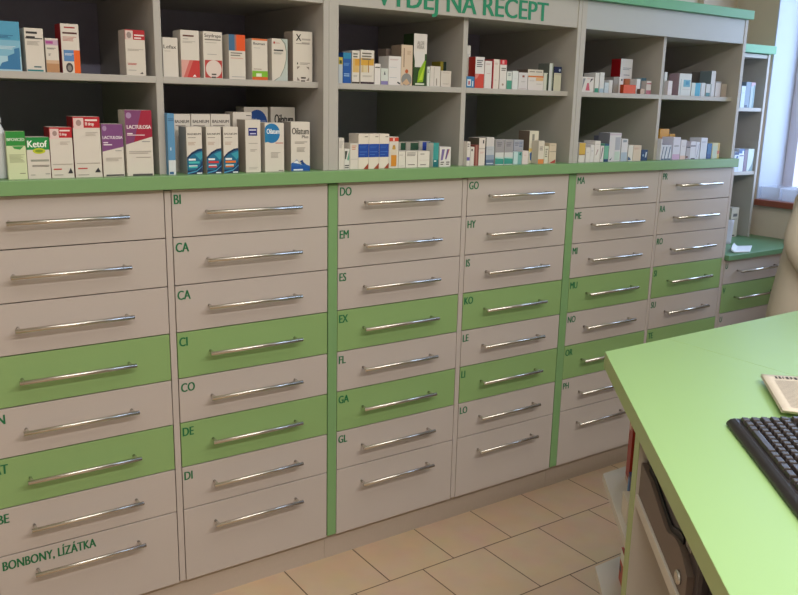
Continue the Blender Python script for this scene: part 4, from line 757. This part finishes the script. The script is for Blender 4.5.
for s in (-1, 1):
    ball('eye', (s*.03, FY+.018, 1.485), (.013, .008, .008), mat('eye_white', '#e6e2dc', rough=.3)); ball('iris', (s*.03, FY+.0115, 1.485), (.006, .003, .006), M_HAIR)
    ball('eyebrow', (s*.031, FY+.017, 1.507), (.018, .006, .004), M_HAIR); ball('ear', (s*.079, -.01, 1.47), (.011, .02, .03), M_SKIN)
ball('mouth', (0, FY+.018, 1.422), (.024, .009, .007), mat('lips', '#a8655a', rough=.5))
bm = bmesh.new(); bmesh.ops.create_uvsphere(bm, u_segments=32, v_segments=20, radius=1)
for v in bm.verts: v.co = Vector((v.co.x*.092, v.co.y*.106-.008, v.co.z*.118+1.487))
bmesh.ops.delete(bm, geom=[v for v in bm.verts if v.co.z < 1.40 or (v.co.y < -.035 and v.co.z < 1.535)], context='VERTS')
o = obj('hair', bm, M_HAIR, person); o.modifiers.new('t', 'SOLIDIFY').thickness = .02
for f in o.data.polygons: f.use_smooth = True
for ch in person.children:
    if ch.name.split('.')[0] in ('nose', 'eye', 'iris', 'eyebrow', 'ear', 'mouth', 'hair'): ch.location.z = -.06
# coat: body and sleeves
cp = [(0,.0,.50,.27,.175),(0,.0,.75,.255,.165),(0,0,.98,.2,.135),(0,0,1.14,.165,.12),(0,0,1.225,.12,.09),(-.10,0,1.215,.062),(-.155,.0,1.13,.062),(-.205,.0,1.03,.062),(-.19,-.09,.92,.055),(-.185,-.12,.88,.05),
      (.10,0,1.215,.062),(.155,.0,1.13,.062),(.205,.0,1.03,.062),(.19,-.09,.92,.055),(.185,-.12,.88,.05)]
ce = [(0,1),(1,2),(2,3),(3,4),(4,5),(5,6),(6,7),(7,8),(8,9),(4,10),(10,11),(11,12),(12,13),(13,14)]
coat = skin('coat', cp, ce, M_COAT, person)
coat['label'] = 'pale beige coat'
bm = bmesh.new()
for s in (-1, 1):
    q = [(s*.072, .05, 1.315), (s*.075, -.03, 1.30), (s*.03, -.095, 1.24), (s*.012, -.118, 1.15)]
    for a_, b_ in zip(q, q[1:]): tube(bm, a_, b_, .016, 10)
tube(bm, (-.072, .05, 1.315), (.072, .05, 1.315), .016, 10)
obj('collar', bm, M_COAT, person).location.z = -.035

# ------------------------------------------------------------------ ceiling lamp, added aisle fill and daylight
def lamp(x, y, sx, sy, power, colr, label):
    r = thing('ceiling_and_fill_light', label, 'ceiling light', (x, y, ZC-.06))
    bm = bmesh.new(); box(bm, -sx/2-.02, sx/2+.02, -sy/2-.02, sy/2+.02, .03, .0595); obj('housing', bm, mat('lamp_housing', '#e0e0dc'), r)
    l = bpy.data.lights.new('ceiling_and_fill_lamp', 'AREA'); l.shape = 'RECTANGLE'; l.size = sx; l.size_y = sy; l.energy = power; l.color = colr
    o = bpy.data.objects.new('ceiling_and_fill_lamp', l); col.objects.link(o); o.location = (x, y, ZC-.035); 
lamp(-.3, -2.6, 3.6, .16, 78, (1., .96, .91), 'long ceiling light behind the service counter on the customer side')
lamp(-.3, -1.3, 3.6, 1.1, 22, (1., .96, .92), 'added wide fill light over the aisle between the counter and the drawer cabinets')  # added soft fill that brightens floor and end boards, no known fixture
w = bpy.data.worlds.new('daylight'); sc.world = w; w.use_nodes = True
w.node_tree.nodes['Background'].inputs['Color'].default_value = (.52, .70, 1., 1); w.node_tree.nodes['Background'].inputs['Strength'].default_value = 6.5
l = bpy.data.lights.new('window_portal', 'AREA'); l.shape = 'RECTANGLE'; l.size = WZ1-WZ0; l.size_y = WY1-WY0; l.cycles.is_portal = True
o = bpy.data.objects.new('window_portal', l); col.objects.link(o); o.location = (XR+WD+.08, (WY0+WY1)/2, (WZ0+WZ1)/2); o.rotation_euler = (0, math.radians(90), 0)

sc.view_settings.view_transform = 'Standard'; sc.view_settings.look = 'None'; sc.view_settings.gamma = 1; sc.view_settings.use_curve_mapping = False
sc.view_settings.exposure = 0.05
sc.cycles.use_denoising = True
sc.cycles.max_bounces = 8; sc.cycles.diffuse_bounces = 4
